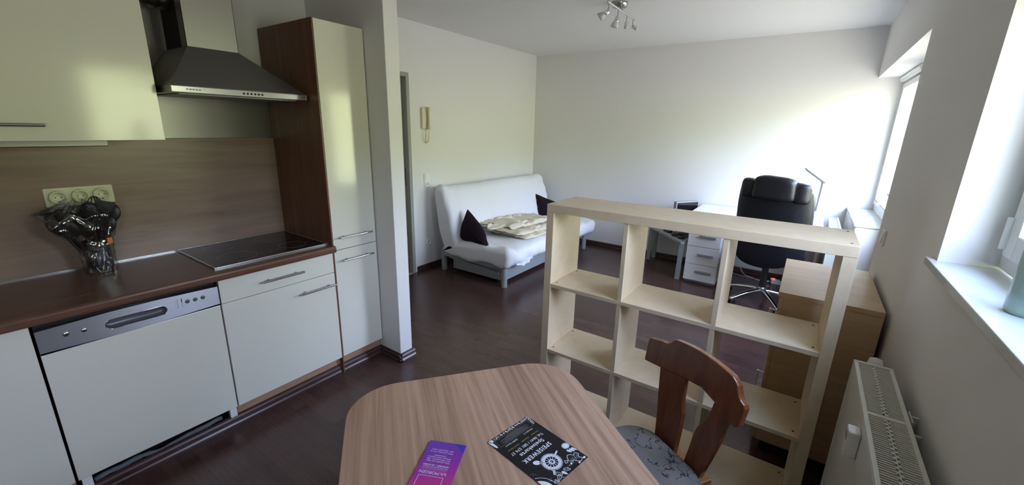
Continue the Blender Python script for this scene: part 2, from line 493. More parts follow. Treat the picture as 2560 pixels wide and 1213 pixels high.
# skirting boards (profiled)
def skirting(name, p0, p1, nrm):
    """p0->p1 along the wall foot, nrm points into the room"""
    prof = [(0, 0), (0.018, 0), (0.018, 0.012), (0.013, 0.020), (0.013, 0.040), (0.007, 0.048), (0.005, 0.056), (0, 0.058)]
    a = Vector((*p0, 0)); b = Vector((*p1, 0)); n = Vector((*nrm, 0)); n.normalize()
    vs = []
    for q in (a, b):
        for d, h in prof: vs.append(q + n*d + Vector((0, 0, h)))
    k = len(prof)
    fs = [(i, (i+1) % k, k+(i+1) % k, k+i) for i in range(k)] + [list(range(k)), list(range(2*k-1, k-1, -1))]
    return struct(name, MB().add(vs, fs), M['base'])
skirting('baseboard_left', (XL, DY1+0.065), (XL, YB), (1, 0))
skirting('baseboard_back', (XL, YB), (XR, YB), (0, -1))
skirting('baseboard_right', (XR, YF), (XR, R0), (-1, 0))
skirting('baseboard_kitchen', (-2.238, YF), (-2.238, 1.65), (1, 0))
skirting('baseboard_partition', (-2.238, 1.65), (-2.012, 1.65), (0, -1))
skirting('baseboard_front', (-2.03, 1.632), (-2.03, 1.768), (1, 0))
skirting('baseboard_parapet', (XR, PY), (XR, YB), (-1, 0))

# doorway: steel frame, leaf open into the corridor, threshold
d1 = Thing('door_1', None, None, (XL, DY1, 0), kind='structure')
fr = MB()
fr.box(XL-0.15, XL+0.012, DY1-0.0, DY1+0.04, 0, DZ+0.04)
fr.box(XL-0.15, XL+0.012, DY0-0.04, DY0, 0, DZ+0.04)
fr.box(XL-0.15, XL+0.012, DY0, DY1, DZ, DZ+0.04)
fr.box(XL-0.07, XL-0.05, DY1-0.012, DY1, 0, DZ)
d1.part('door_frame', fr, M['doorgrey'], bevel=0.004)
leaf = d1.part('door_leaf', MB().box(XL-1.03, XL-0.16, DY1-0.03, DY1+0.01, 0.01, DZ-0.01), M['doorgrey'], bevel=0.004)
hg = MB()
for z in (0.25, 1.08, 1.75): hg.cyl((XL-0.155, DY1-0.02, z), (XL-0.155, DY1-0.02, z+0.07), 0.007)
d1.part('hinge', hg, M['black'], leaf)
st = MB().box(XL-0.048, XL-0.044, DY1-0.003, DY1+0.001, 0.94, 1.12)
d1.part('strike_plate', st, M['black'])
struct('trim_1', MB().box(XL-0.13, XL+0.015, DY0, DY1, 0, 0.008), M['threshold'], bevel=0.003)

# near window
w1 = Thing('window_1', None, None, (0.50, W0, WZ0), kind='structure')
XF = 0.505
fw = MB()
fw.box(XF, XF+0.07, W0, W0+0.05, WZ0+0.03, WZ1); fw.box(XF, XF+0.07, W1-0.05, W1, WZ0+0.03, WZ1)
fw.box(XF, XF+0.07, W0+0.05, W1-0.05, WZ0+0.03, WZ0+0.08); fw.box(XF, XF+0.07, W0+0.05, W1-0.05, WZ1-0.05, WZ1)
w1.part('window_frame', fw, M['frame'], bevel=0.004)
sa = MB()
a0, a1, b0, b1 = W0+0.045, W1-0.045, WZ0+0.075, WZ1-0.045
sa.box(XF-0.014, XF+0.05, a0, a0+0.07, b0, b1); sa.box(XF-0.014, XF+0.05, a1-0.07, a1, b0, b1)
sa.box(XF-0.014, XF+0.05, a0+0.07, a1-0.07, b0, b0+0.07); sa.box(XF-0.014, XF+0.05, a0+0.07, a1-0.07, b1-0.07, b1)
sash = w1.part('sash', sa, M['frame'], bevel=0.005)
w1.part('pane', MB().box(XF+0.02, XF+0.026, a0+0.07, a1-0.07, b0+0.07, b1-0.07), M['glass'], sash)
hd = MB().box(XF-0.022, XF-0.014, a0+0.02, a0+0.05, 1.55, 1.62).box(XF-0.055, XF-0.022, a0+0.03, a0+0.042, 1.58, 1.592).box(XF-0.06, XF-0.05, a0+0.028, a0+0.044, 1.47, 1.60)
w1.part('window_handle', hd, M['frame'], sash, bevel=0.003)
w1.part('hinge', MB().cyl((XF-0.018, W1-0.05, 1.24), (XF-0.018, W1-0.05, 1.33), 0.008), M['frame'])
sl = MB().prism([(0.357, W0-0.05), (XF+0.02, W0-0.05), (XF+0.02, W1+0.048), (0.357, W1+0.048)][0:0] or
                [(0.357, W0-0.05), (XR-0.001, W0-0.05), (XR-0.001, W0), (XF+0.02, W0), (XF+0.02, W1), (XR-0.001, W1), (XR-0.001, W1+0.048), (0.357, W1+0.048)], WZ0, 1.17)
w1.part('window_sill', sl, M['sill'], bevel=0.003)

# unseen window added behind the camera to brighten kitchen fronts and table
w3 = Thing('window_3_added', None, None, (0.50, V0, VZ0), kind='structure')
fw = MB()
fw.box(XF, XF+0.07, V0, V0+0.08, VZ0, WZ1); fw.box(XF, XF+0.07, V1-0.08, V1, VZ0, WZ1)
fw.box(XF, XF+0.07, V0+0.08, V1-0.08, VZ0, VZ0+0.09); fw.box(XF, XF+0.07, V0+0.08, V1-0.08, WZ1-0.08, WZ1)
w3.part('window_frame', fw, M['frame'], bevel=0.004)
w3.part('pane', MB().box(XF+0.02, XF+0.026, V0+0.08, V1-0.08, VZ0+0.09, WZ1-0.08), M['glass'])
w3.part('window_sill', MB().box(0.357, XF, V0+0.001, V1-0.001, VZ0, VZ0+0.02), M['sill'])

# far window over the parapet and balcony door beside it
w2 = Thing('window_2', None, None, (0.57, PY, PZ), kind='structure')
XG = 0.57
ZT = 2.025
fw = MB()
fw.box(XG, XG+0.07, PY+0.0, PY+0.05, PZ+0.02, ZT); fw.box(XG, XG+0.07, YB-0.05, YB, PZ+0.02, ZT)
fw.box(XG, XG+0.07, PY+0.05, YB-0.05, PZ+0.02, PZ+0.09); fw.box(XG, XG+0.07, PY+0.05, YB-0.05, ZT-0.04, RZ)
w2.part('window_frame', fw, M['frame'], bevel=0.004)
sa = MB(); a0, a1, b0, b1 = PY+0.045, YB-0.06, PZ+0.085, ZT-0.035
sa.box(XG-0.014, XG+0.05, a0, a0+0.07, b0, b1); sa.box(XG-0.014, XG+0.05, a1-0.045, a1, b0, b1)
sa.box(XG-0.014, XG+0.05, a0+0.07, a1-0.045, b0, b0+0.045); sa.box(XG-0.014, XG+0.05, a0+0.07, a1-0.045, b1-0.045, b1)
sash2 = w2.part('sash', sa, M['frame'], bevel=0.004)
w2.part('pane', MB().box(XG+0.02, XG+0.026, a0+0.07, a1-0.045, b0+0.045, b1-0.045), M['glass'], sash2)
gk = MB(); e = XG-0.0145
gk.box(e-0.001, e, a0+0.068, a1-0.043, b0+0.04, b0+0.047); gk.box(e-0.001, e, a1-0.047, a1-0.040, b0+0.04, b1-0.04)
w2.part('gasket', gk, M['black'], sash2)
w2.part('window_handle', MB().box(XG-0.045, XG-0.014, 4.70, 4.712, 0.975, 0.987).box(XG-0.05, XG-0.04, 4.66, 4.715, 0.972, 0.99), M['frame'], sash2, bevel=0.002)
w2.part('window_sill', MB().box(0.372, XG+0.01, PY-0.012, YB, PZ, PZ+0.02), M['sill'], bevel=0.003)
bl = MB().cyl((0.545, PY+0.06, 2.035), (0.545, YB-0.02, 2.035), 0.019).box(0.535, 0.56, PY+0.06, YB-0.03, 2.008, 2.02)
w2.part('roller_blind', bl, M['white'])
d2 = Thing('door_2', None, None, (0.57, R0, 0), kind='structure')
fw = MB()
fw.box(XG, XG+0.07, R0, R0+0.07, 0, RZ); fw.box(XG, XG+0.07, PY-0.07, PY, 0, RZ)
fw.box(XG, XG+0.07, R0+0.07, PY-0.07, 0, 0.06); fw.box(XG, XG+0.07, R0+0.07, PY-0.07, RZ-0.07, RZ)
d2.part('door_frame', fw, M['frame'], bevel=0.004)
sa = MB()
sa.box(XG-0.014, XG+0.05, R0+0.06, R0+0.15, 0.05, RZ-0.06); sa.box(XG-0.014, XG+0.05, PY-0.15, PY-0.06, 0.05, RZ-0.06)
sa.box(XG-0.014, XG+0.05, R0+0.15, PY-0.15, 0.05, 0.17); sa.box(XG-0.014, XG+0.05, R0+0.15, PY-0.15, RZ-0.15, RZ-0.06)
dl = d2.part('door_leaf', sa, M['frame'], bevel=0.004)
d2.part('pane', MB().box(XG+0.02, XG+0.026, R0+0.15, PY-0.15, 0.78, RZ-0.15), M['glass'], dl)
d2.part('light_block_panel', MB().box(XG+0.005, XG+0.035, R0+0.15, PY-0.15, 0.17, 0.72).box(XG-0.014, XG+0.05, R0+0.15, PY-0.15, 0.72, 0.78), M['frame'], dl, bevel=0.003)  # solid panel added low in the unseen door to cut its daylight
d2.part('door_handle', MB().box(XG-0.022, XG-0.014, PY-0.12, PY-0.09, 1.0, 1.16).box(XG-0.055, XG-0.022, PY-0.111, PY-0.099, 1.12, 1.132).box(XG-0.062, XG-0.05, PY-0.21, PY-0.098, 1.118, 1.134), M['frame'], dl, bevel=0.003)

# ================================================================== KITCHEN
XD = -2.208   # front face of the doors
# ---- base units
def base_unit(y0, y1, label, name='base_cabinet'):
    t = Thing(name, label, 'kitchen cabinet', ((-2.49), (y0+y1)/2, 0))
    c = MB().box(XK+0.005, XD-0.02, y0, y1, 0.11, 0.806)
    t.part('body', c, M['carcass'])
    t.part('plinth', MB().box(-2.258, -2.240, y0, y1, 0.02, 0.11), M['plinth'])
    return t
# hob unit with drawer above a pull-out
t = base_unit(0.737, 1.336, 'cream hob cabinet with drawer and large door below the ceramic hob')
dr = t.part('drawer', MB().box(XD-0.018, XD, 0.738, 1.335, 0.685, 0.806), M['front'], bevel=0.0015)
handle(t, dr, 0.925, 1.140, 0.747, XD)
dr = t.part('door', MB().box(XD-0.018, XD, 0.738, 1.335, 0.115, 0.682), M['front'], bevel=0.0015)
handle(t, dr, 1.112, 1.322, 0.618, XD)
# cabinet left of the dishwasher
t = base_unit(-0.47, 0.134, 'cream base cabinet to the left of the dishwasher')
dr = t.part('door', MB().box(XD-0.018, XD, -0.468, 0.132, 0.115, 0.806), M['front'], bevel=0.0015)
handle(t, dr, -0.42, -0.21, 0.747, XD)
t = base_unit(-1.08, -0.474, 'cream base cabinet at the near end of the worktop')
dr = t.part('door', MB().box(XD-0.018, XD, -1.078, -0.476, 0.115, 0.806), M['front'], bevel=0.0015)
handle(t, dr, -0.72, -0.51, 0.747, XD)
# dishwasher
t = Thing('dishwasher', 'built-in dishwasher with steel control panel and cream front', 'dishwasher', (-2.49, 0.435, 0))
t.part('body', MB().box(XK+0.005, XD-0.03, 0.142, 0.730, 0.13, 0.80), M['dark'])
t.part('door_front', MB().box(XD-0.02, XD, 0.141, 0.731, 0.115, 0.682), M['front'], bevel=0.0015)
# control panel with a recessed grip (real hole)
y0, y1, z0, z1 = 0.141, 0.731, 0.684, 0.786
gy0, gy1, gz, gr = 0.328, 0.530, 0.733, 0.021
def stadium(r, n=14):
    pts = []
    for i in range(n+1): t_ = -PI/2 + PI*i/n; pts.append((gy1-gr+r*math.cos(t_), gz+r*math.sin(t_)))
    for i in range(n+1): t_ = PI/2 + PI*i/n; pts.append((gy0+gr+r*math.cos(t_), gz+r*math.sin(t_)))
    return pts
inner = stadium(gr); k = len(inner)
def to_rect(p):
    cy = min(max(p[0], gy0+gr), gy1-gr); d = Vector((p[0]-cy, p[1]-gz))
    if abs(p[0]-cy) < 1e-6: return (p[0], z1 if d.y > 0 else z0)
    if abs(d.y) < 0.02*0.5 and False: pass
    sgn = 1 if d.x > 0 else -1
    ang = math.atan2(d.y, abs(d.x))
    ye = y1 if sgn > 0 else y0
    return (ye, gz + (z1-gz)*max(-1, min(1, ang/(PI/2)*1.0)) if ang > 0 else gz + (gz-z0)*max(-1, ang/(PI/2)))
outer = [to_rect(p) for p in inner]
pm = MB()
pm.add([(XD+0.002, *p) for p in inner] + [(XD+0.002, *p) for p in outer], [(i, k+i, k+(i+1) % k, (i+1) % k) for i in range(k)])
pm.add([(XD+0.002, y0, z0), (XD+0.002, y1, z0), (XD+0.002, y1, z1), (XD+0.002, y0, z1), (XD-0.02, y0, z0), (XD-0.02, y1, z0), (XD-0.02, y1, z1), (XD-0.02, y0, z1)],
       [(0, 4, 5, 1), (1, 5, 6, 2), (2, 6, 7, 3), (3, 7, 4, 0)])
pan = t.part('control_panel', pm, M['brushed'])
gm = MB()
rings = [(gr, XD+0.002), (gr*0.98, XD-0.006), (gr*0.85, XD-0.020), (gr*0.5, XD-0.026)]
vs = []
for r_, x_ in rings: vs += [(x_, *p) for p in stadium(r_)]
fs = []
for q in range(len(rings)-1): fs += [(q*k+i, q*k+(i+1) % k, (q+1)*k+(i+1) % k, (q+1)*k+i) for i in range(k)]
fs.append([3*k+i for i in range(k)])
gm.add(vs, fs, True)
t.part('grip_recess', gm, M['recess'], pan)
t.part('grip_rim', MB().tube([(XD+0.002, *p) for p in inner], 0.0013, 6, closed=True), M['chrome'], pan)
for yy, zz, r_ in ((0.218, 0.743, 0.0095), (0.267, 0.740, 0.0085)):
    t.part('knob', MB().lathe((XD+0.001, yy, zz), [(r_, 0), (r_, 0.003), (r_*0.85, 0.0045), (0.0001, 0.0048)], 24, (1, 0, 0)), M['steel'], pan)
for yy in (0.607, 0.637, 0.667):
    t.part('push_button', MB().lathe((XD+0.001, yy, 0.7445), [(0.009, 0), (0.009, 0.0025), (0.0075, 0.0045), (0.0001, 0.005)], 24, (1, 0, 0)), M['recess'], pan)
dots = MB()
for i in range(6): dots.cyl((XD+0.0018, 0.570, 0.764-i*0.0075), (XD+0.0032, 0.570, 0.764-i*0.0075), 0.0015, n=10)
for i in range(3): dots.cyl((XD+0.0018, 0.586, 0.7415-i*0.0075), (XD+0.0032, 0.586, 0.7415-i*0.0075), 0.0015, n=10)
dots.box(XD+0.0018, XD+0.0032, 0.5845, 0.5875, 0.748, 0.766)
t.part('indicator_lights', dots, M['black'], pan)
pr = MB()
for i in range(6): pr.box(XD+0.0018, XD+0.0024, 0.559, 0.565, 0.7635-i*0.0075, 0.7645-i*0.0075)
for i in range(3): pr.box(XD+0.0018, XD+0.0024, 0.591, 0.597, 0.741-i*0.0075, 0.742-i*0.0075); pr.box(XD+0.0018, XD+0.0024, 0.603+i*0.03, 0.611+i*0.03, 0.7295, 0.7305)
pr.box(XD+0.0018, XD+0.0024, 0.40, 0.43, 0.7665, 0.7685)
t.part('print_marks', pr, M['inkgrey'], pan)
for yy in (0.150, 0.700):
    t.part('foot_bracket', MB().box(-2.245, -2.225, yy, yy+0.030, 0.055, 0.114).box(-2.245, -2.2245, yy+0.006, yy+0.016, 0.098, 0.10), M['white'])
hs = MB()
pts = []
for i in range(40):
    u = i/39; pts.append((-2.262+0.006*math.sin(u*17), 0.19+0.48*u, 0.052+0.010*noise.noise(Vector((u*7, 1, 0)))+0.007*math.sin(u*9)))
hs.tube(pts, 0.011, 10, rf=lambda q: 0.011+0.004*noise.noise(Vector((q*16, 3, 0))))
one('drain_hose', hs, M['fluff'], 'dusty grey hose lying in the dark gap under the dishwasher', 'hose', (-2.262, 0.43, 0.03))
struct('gap_shade_sheet', MB().box(-2.50, -2.49, 0.136, 0.735, 0, 0.11), M['dark'])  # near-black sheet paints the shade deep in the gap under the dishwasher
# tall unit
t = Thing('tall_cabinet', 'tall narrow cream larder cabinet with walnut side, beside the hob', 'kitchen cabinet', (-2.49, 1.49, 0))
t.part('body', MB().box(XK+0.005, XD-0.02, 1.345, 1.640, 0.11, 2.058), M['carcass'])
t.part('side_panel', MB().box(XK+0.005, XD-0.001, 1.3375, 1.3445, 0.0, 2.062), M['carcass'], bevel=0.001)
t.part('plinth', MB().box(-2.258, -2.240, 1.345, 1.645, 0.02, 0.11), M['plinth'])
dr = t.part('door', MB().box(XD-0.018, XD, 1.346, 1.643, 0.118, 0.810), M['front'], bevel=0.0015)
handle(t, dr, 1.384, 1.598, 0.749, XD)
dr = t.part('door', MB().box(XD-0.018, XD, 1.346, 1.643, 0.814, 2.060), M['front'], bevel=0.0015)
handle(t, dr, 1.378, 1.597, 0.891, XD)
# worktop
wt = Thing('worktop', 'continuous brown wood-effect worktop with rounded front edge', 'worktop', (-2.49, 0.3, 0.81))
prof = [(XK+0.002, 0.812), (-2.178, 0.812), (-2.170, 0.815), (-2.167, 0.823), (-2.167, 0.840), (-2.170, 0.847), (-2.177, 0.852), (XK+0.002, 0.852)]
wt.part('slab', MB().prism(prof, -1.08, 1.3365, 'y'), M['worktop'])
wt.part('edge_strip', MB().box(-2.738, -2.726, -1.0, 1.336, 0.852, 0.858), M['steel_light'])
# hob
t = Thing('ceramic_hob', 'black ceramic hob with bright steel rim in the worktop', 'hob', (-2.49, 1.04, 0.852))
t.part('glass_plate', MB().box(-2.722, -2.248, 0.752, 1.326, 0.853, 0.858), M['black_glass'])
rim = MB().box(-2.730, -2.240, 0.744, 0.752, 0.852, 0.8595).box(-2.730, -2.240, 1.326, 1.333, 0.852, 0.8595).box(-2.248, -2.240, 0.752, 1.326, 0.852, 0.8595).box(-2.730, -2.722, 0.752, 1.326, 0.852, 0.8595)
t.part('steel_rim', rim, M['steel_light'], bevel=0.001)
zr = MB()
for cx, cy, r_ in ((-2.37, 0.90, 0.09), (-2.37, 1.19, 0.07), (-2.60, 0.90, 0.07), (-2.60, 1.19, 0.09)):
    zr.tube([(cx+r_*math.cos(2*PI*i/40), cy+r_*math.sin(2*PI*i/40), 0.8578) for i in range(40)], 0.0006, 4, closed=True)
t.part('cooking_zone_print', zr, M['grey'])
# backsplash + steel sheet
one('backsplash_panel', MB().box(XK+0.001, -2.739, -1.08, 1.3365, 0.853, 1.444), M['splash'], 'wood-effect splashback panel between worktop and wall cupboards', 'splashback', (-2.76, 0.3, 0.853))
one('steel_wall_sheet', MB().box(XK+0.001, -2.752, 0.702, 1.3365, 1.446, 1.67), M['sheet'], 'brushed steel sheet on the wall right under the cooker hood', 'wall sheet', (-2.76, 1.02, 1.446))
# upper cupboard
t = Thing('wall_cabinet', 'cream wall cupboard above the worktop with long bar handle', 'kitchen cabinet', (-2.6, 0.25, 1.447))
t.part('body', MB().box(XK+0.003, -2.44, -0.20, 0.700, 1.452, 2.02), M['carcass'])
dr = t.part('door', MB().box(-2.438, -2.420, -0.20, 0.702, 1.449, 2.02), M['front'], bevel=0.0015)
handle(t, dr, 0.11, 0.331, 1.508, -2.42)
t = Thing('under_cabinet_light', 'slim steel strip light under the cream wall cupboard', 'light', (-2.6, 0.1, 1.42))
t.part('housing', MB().box(-2.63, -2.57, -0.15, 0.535, 1.418, 1.448), M['steel_dark'], bevel=0.004)
t.part('end_cap', MB().box(-2.63, -2.57, 0.535, 0.541, 1.420, 1.448), M['grey'])
# hood
t = Thing('cooker_hood', 'steel pyramid cooker hood with button strip and flat chimney', 'cooker hood', (-2.53, 1.03, 1.655))
hb = MB()
hy0, hy1, hx0, hx1 = 0.720, 1.330, -2.748, -2.303
hb.box(hx0, hx1, hy0, hy1, 1.655, 1.684)
cy0, cy1, cx0, cx1 = 0.862, 1.082, -2.745, -2.462
hb.hexa([(hx0, hy0, 1.684), (hx1, hy0, 1.684), (hx1, hy1, 1.684), (hx0, hy1, 1.684)], [(cx0, cy0, 1.872), (cx1, cy0, 1.872), (cx1, cy1, 1.872), (cx0, cy1, 1.872)])
t.part('canopy', hb, M['steel_dark'], bevel=0.002)
cp = t.part('control_strip', MB().box(hx1-0.001, hx1+0.003, hy0+0.002, hy1-0.012, 1.659, 1.681), M['brushed'])
for i in range(6):
    t.part('button', MB().lathe((hx1+0.003, 1.010+i*0.017, 1.669), [(0.0045, 0), (0.0045, 0.002), (0.0001, 0.003)], 16, (1, 0, 0)), M['black'], cp)
bd = MB()
for i in range(5): bd.box(hx1+0.003, hx1+0.0035, 0.775+i*0.012, 0.783+i*0.012, 1.667, 1.674)
bd.box(hx1+0.003, hx1+0.0035, 0.837, 0.850, 1.673, 1.6745)
t.part('badge', bd, M['grey'], cp)
ch = MB()
ch.box(cx1-0.002, cx1, cy0, cy1, 1.872, H-0.002)
ch.box(cx1-0.06, cx1, cy1-0.002, cy1, 1.872, H-0.002)
ch.box(cx1-0.06, cx1, cy0, cy0+0.002, 1.872, H-0.002)
t.part('chimney_cover', ch, M['steel_dark'])
t.part('chimney_inner', MB().box(cx0, cx1-0.06, cy0+0.01, cy1-0.01, 1.872, H-0.002), M['dark'])
t.part('filter_panel', MB().box(hx0+0.04, hx1-0.04, hy0+0.04, hy1-0.04, 1.650, 1.655), M['grey'])
dc = MB()
pts = [(-2.63, -0.35+1.22*i/110, 2.112) for i in range(111)]
dc.tube(pts, 0.07, 24, rf=lambda q: 0.070+0.0035*math.sin(q*110*1.7)+0.002*noise.noise(Vector((q*60, 0, 0))))
one('exhaust_duct', dc, M['alu'], 'crinkled aluminium exhaust hose above the wall cupboard joining the hood chimney', 'duct', (-2.63, 0.25, 2.065))
# triple socket
t = Thing('triple_wall_socket', 'cream triple power socket on the wood-effect splashback', 'socket', (-2.735, 0.435, 1.19))
t.part('plate', MB().prism(rounded(0.319, 0.549, 1.147, 1.232, 0.006), -2.740, -2.7360, 'x'), M['socket'], bevel=0.002)
for i in range(3):
    c = (-2.7360, 0.362+i*0.072, 1.190)
    w = t.part('socket_insert', MB().lathe(c, [(0.031, 0), (0.031, 0.010), (0.028, 0.013), (0.0225, 0.013), (0.0205, 0.0005), (0.0001, 0.0005)], 32, (1, 0, 0)), M['socket'])
    pn = MB()
    for dy in (-0.0095, 0.0095): pn.cyl((c[0]+0.0006, c[1]+dy, c[2]), (c[0]+0.0012, c[1]+dy, c[2]), 0.0026, n=10)
    pn.box(c[0]+0.0006, c[0]+0.009, c[1]-0.003, c[1]+0.003, c[2]-0.0215, c[2]-0.018)
    t.part('contact_hole', pn, M['black'], w)
# utensils wrapped in film
t = Thing('utensil_pot', 'black pot of black cooking utensils wrapped in clear film, below the triple socket', 'utensil holder', (-2.62, 0.425, 0.852))
t.part('pot', MB().lathe((-2.62, 0.425, 0.853), [(0.043, 0), (0.046, 0.004), (0.047, 0.145), (0.044, 0.145), (0.042, 0.01), (0.0001, 0.01)], 32), M['black'])
def utensil(tilt, az, length, kind):
    b = MB(); base = Vector((-2.62+0.015*math.cos(az), 0.425+0.015*math.sin(az), 0.865))
    d = Vector((math.sin(tilt)*math.cos(az), math.sin(tilt)*math.sin(az), math.cos(tilt)))
    tip = base + d*length
    b.tube([base, base+d*length*0.5, tip], 0.006, 8)
    a = d.cross(Vector((0.8, -0.3, 0.1))).normalized(); n = d.cross(a).normalized()
    if kind == 'spoon':
        def fn(u, v):
            th = u*2*PI; ph = v*PI
            q = a*(0.030*math.sin(ph)*math.cos(th)) + n*(0.012*math.sin(ph)*math.sin(th)) + d*(-0.043*math.cos(ph))
            return tip + d*0.035 + q
        b.grid(fn, 16, 10, closed_u=True)
    elif kind == 'turner':
        P = [tip-d*0.005-a*0.012, tip-d*0.005+a*0.012, tip+d*0.075+a*0.036, tip+d*0.082-a*0.034]
        b.hexa([p-n*0.003 for p in P], [p+n*0.003 for p in P])
    else:
        for k_ in range(6):
            th = PI*k_/6; w = a*math.cos(th)+n*math.sin(th)
            b.tube([tip + d*(0.09*(0.5-0.5*math.cos(PI*i/8))) + w*(0.030*math.sin(PI*i/8)) for i in range(9)], 0.002, 6)
    return b
specs = [(0.10, -2.4, 0.185, 'spoon'), (0.30, -1.2, 0.175, 'spoon'), (0.15, 0.6, 0.19, 'turner'), (0.12, -0.6, 0.165, 'spoon'), (0.20, 1.4, 0.17, 'spoon'), (0.36, -1.9, 0.215, 'turner'), (0.26, -1.4, 0.225, 'spoon'), (0.05, 0.0, 0.235, 'spoon'), (0.16, 1.2, 0.235, 'turner'), (0.27, 1.7, 0.22, 'spoon'), (0.40, -1.55, 0.20, 'spoon'), (0.20, 2.6, 0.24, 'whisk')]
labs = {'turner': 'black slotted turner', 'spoon': 'black spoon', 'whisk': 'black whisk'}
for tl, az, ln, kd in specs:
    t.part(kd if kd != 'turner' else 'spatula', utensil(tl, az, ln, kd), M['black'])
fm = MB()
def film(u, v):
    th = u*2*PI
    r = 0.050 + 0.010*max(0, v-0.35)*2 + 0.070*max(0, v-0.42)**1.1*(1.0+0.5*math.cos(th+PI/2))
    r *= 1 + (0.10+0.22*v)*noise.noise(Vector((math.cos(th)*3, math.sin(th)*3, v*7))) + (0.05+0.12*v)*abs(noise.noise(Vector((math.cos(th)*6, math.sin(th)*6, v*13))))
    if v > 0.86: r *= 1-(v-0.86)*5.5
    return (-2.62 + r*math.cos(th), 0.425 - 0.03*max(0, v-0.4)*1.3 + r*1.15*math.sin(th)*(1 if v < 0.5 else 1.15), 0.854 + v*(0.315+0.05*noise.noise(Vector((math.cos(th)*2.5, math.sin(th)*2.5, 4)))*v))
fm.grid(film, 110, 80, smooth=True, closed_u=True)
t.part('cellophane_wrap', fm, M['film'])
t.part('price_tag', MB().box(-2.578, -2.571, 0.458, 0.476, 0.985, 1.01), M['orange'])

# ================================================================== RADIATOR (near wall)
t = Thing('radiator', 'white panel radiator with top grille under the marble sill', 'radiator', (0.29, 1.0, 0.16))
rx0, rx1, ry0, ry1, rz0, rz1 = 0.238, 0.338, 0.35, 1.725, 0.17, 0.80
t.part('front_panel', MB().box(rx0, rx0+0.014, ry0, ry1-0.012, rz0, rz1-0.004), M['radiator'], bevel=0.006, seg=3)
t.part('back_panel', MB().box(rx1-0.014, rx1, ry0, ry1-0.012, rz0, rz1-0.01), M['radiator'], bevel=0.004)
cv = MB()
for i in range(60):
    yy = ry0+0.02+i*(ry1-ry0-0.05)/60; cv.box(rx0+0.014, rx1-0.014, yy, yy+0.002, rz0+0.03, rz1-0.05)
t.part('convector_fins', cv, M['radiator'])
gr = MB()
gr.box(rx0, rx0+0.010, ry0, ry1, rz1-0.003, rz1+0.003); gr.box(rx1-0.010, rx1, ry0, ry1, rz1-0.003, rz1+0.003)
mid = (rx0+rx1)/2
ys = ry1-0.020; i = 0
while ys > 0.72:
    if i % 34 == 33: gr.box(rx0+0.01, rx1-0.01, ys-0.016, ys, rz1-0.002, rz1+0.001); ys -= 0.022
    gr.box(rx0+0.010, mid-0.006, ys-0.0032, ys, rz1-0.0015, rz1+0.001)
    gr.box(mid+0.006, rx1-0.010, ys-0.0032, ys, rz1-0.0015, rz1+0.001)
    if i % 2: gr.box(mid-0.0065, mid+0.001, ys-0.006, ys+0.0025, rz1-0.0015, rz1+0.001)
    else: gr.box(mid-0.001, mid+0.0065, ys-0.006, ys+0.0025, rz1-0.0015, rz1+0.001)
    ys -= 0.0092; i += 1
gr.box(rx0+0.01, rx1-0.01, ry0, ys, rz1-0.0015, rz1+0.001)
t.part('top_grille', gr, M['radiator'])
t.part('end_cap', MB().box(rx0-0.002, rx1+0.002, ry1-0.014, ry1, rz0, rz1+0.005), M['radiator'], bevel=0.003)
t.part('valve', MB().lathe((0.298, 1.75, 0.765), [(0.012, -0.02), (0.014, 0), (0.020, 0.008), (0.021, 0.03), (0.017, 0.046), (0.0001, 0.05)], 24, (0, 0.3, 1)).cyl((0.298, 1.725, 0.74), (0.298, 1.765, 0.74), 0.012), M['white'])
wb = MB().box(rx1, XR-0.0005, 1.50, 1.508, 0.40, 0.77).box(rx1+0.012, rx1+0.016, 1.44, 1.50, 0.66, 0.785).box(rx1, XR-0.0005, 1.436, 1.444, 0.64, 0.75)
t.part('wall_bracket', wb, M['radiator'])
hk = Thing('heat_cost_meter', 'small white heat cost meter clipped to the near radiator front', 'meter', (0.232, 1.34, 0.69))
hk.part('case', MB().prism(rounded(1.320, 1.362, 0.685, 0.768, 0.006), 0.210, 0.2375, 'x'), M['white'], bevel=0.003)
hk.part('display', MB().box(0.2092, 0.2099, 1.327, 1.355, 0.735, 0.755), M['grey'])

# glass vase on the sill
t = Thing('mint_glass_vase', 'mint green frosted glass vase on the near window sill', 'vase', (0.453, 1.346, 1.17))
t.part('vessel', MB().lathe((0.453, 1.346, 1.1705), [(0.040, 0), (0.0435, 0.006), (0.0425, 0.16), (0.046, 0.34), (0.042, 0.34), (0.038, 0.16), (0.037, 0.03), (0.0001, 0.028)], 40), M['mint'])
t.part('dark_candle', MB().cyl((0.453, 1.346, 1.200), (0.453, 1.346, 1.27), 0.028), M['leather'])

# rocker switch on the pier between the windows
t = Thing('light_switch', 'white light switch on the right wall between the two windows', 'light switch', (XR, 2.80, 1.04))
t.part('plate', MB().prism(rounded(2.762, 2.842, 1.0, 1.08, 0.006), XR-0.010, XR-0.0005, 'x'), M['white'], bevel=0.002)
t.part('rocker', MB().hexa([(XR-0.018, 2.778, 1.014), (XR-0.010, 2.778, 1.014), (XR-0.010, 2.826, 1.014), (XR-0.018, 2.826, 1.014)], [(XR-0.011, 2.778, 1.066), (XR-0.010, 2.778, 1.066), (XR-0.010, 2.826, 1.066), (XR-0.011, 2.826, 1.066)]), M['white'])

# ================================================================== DINING TABLE
TU = Vector((0.61, 0.79)).normalized(); TV = Vector((TU.y, -TU.x))   # TV along the length
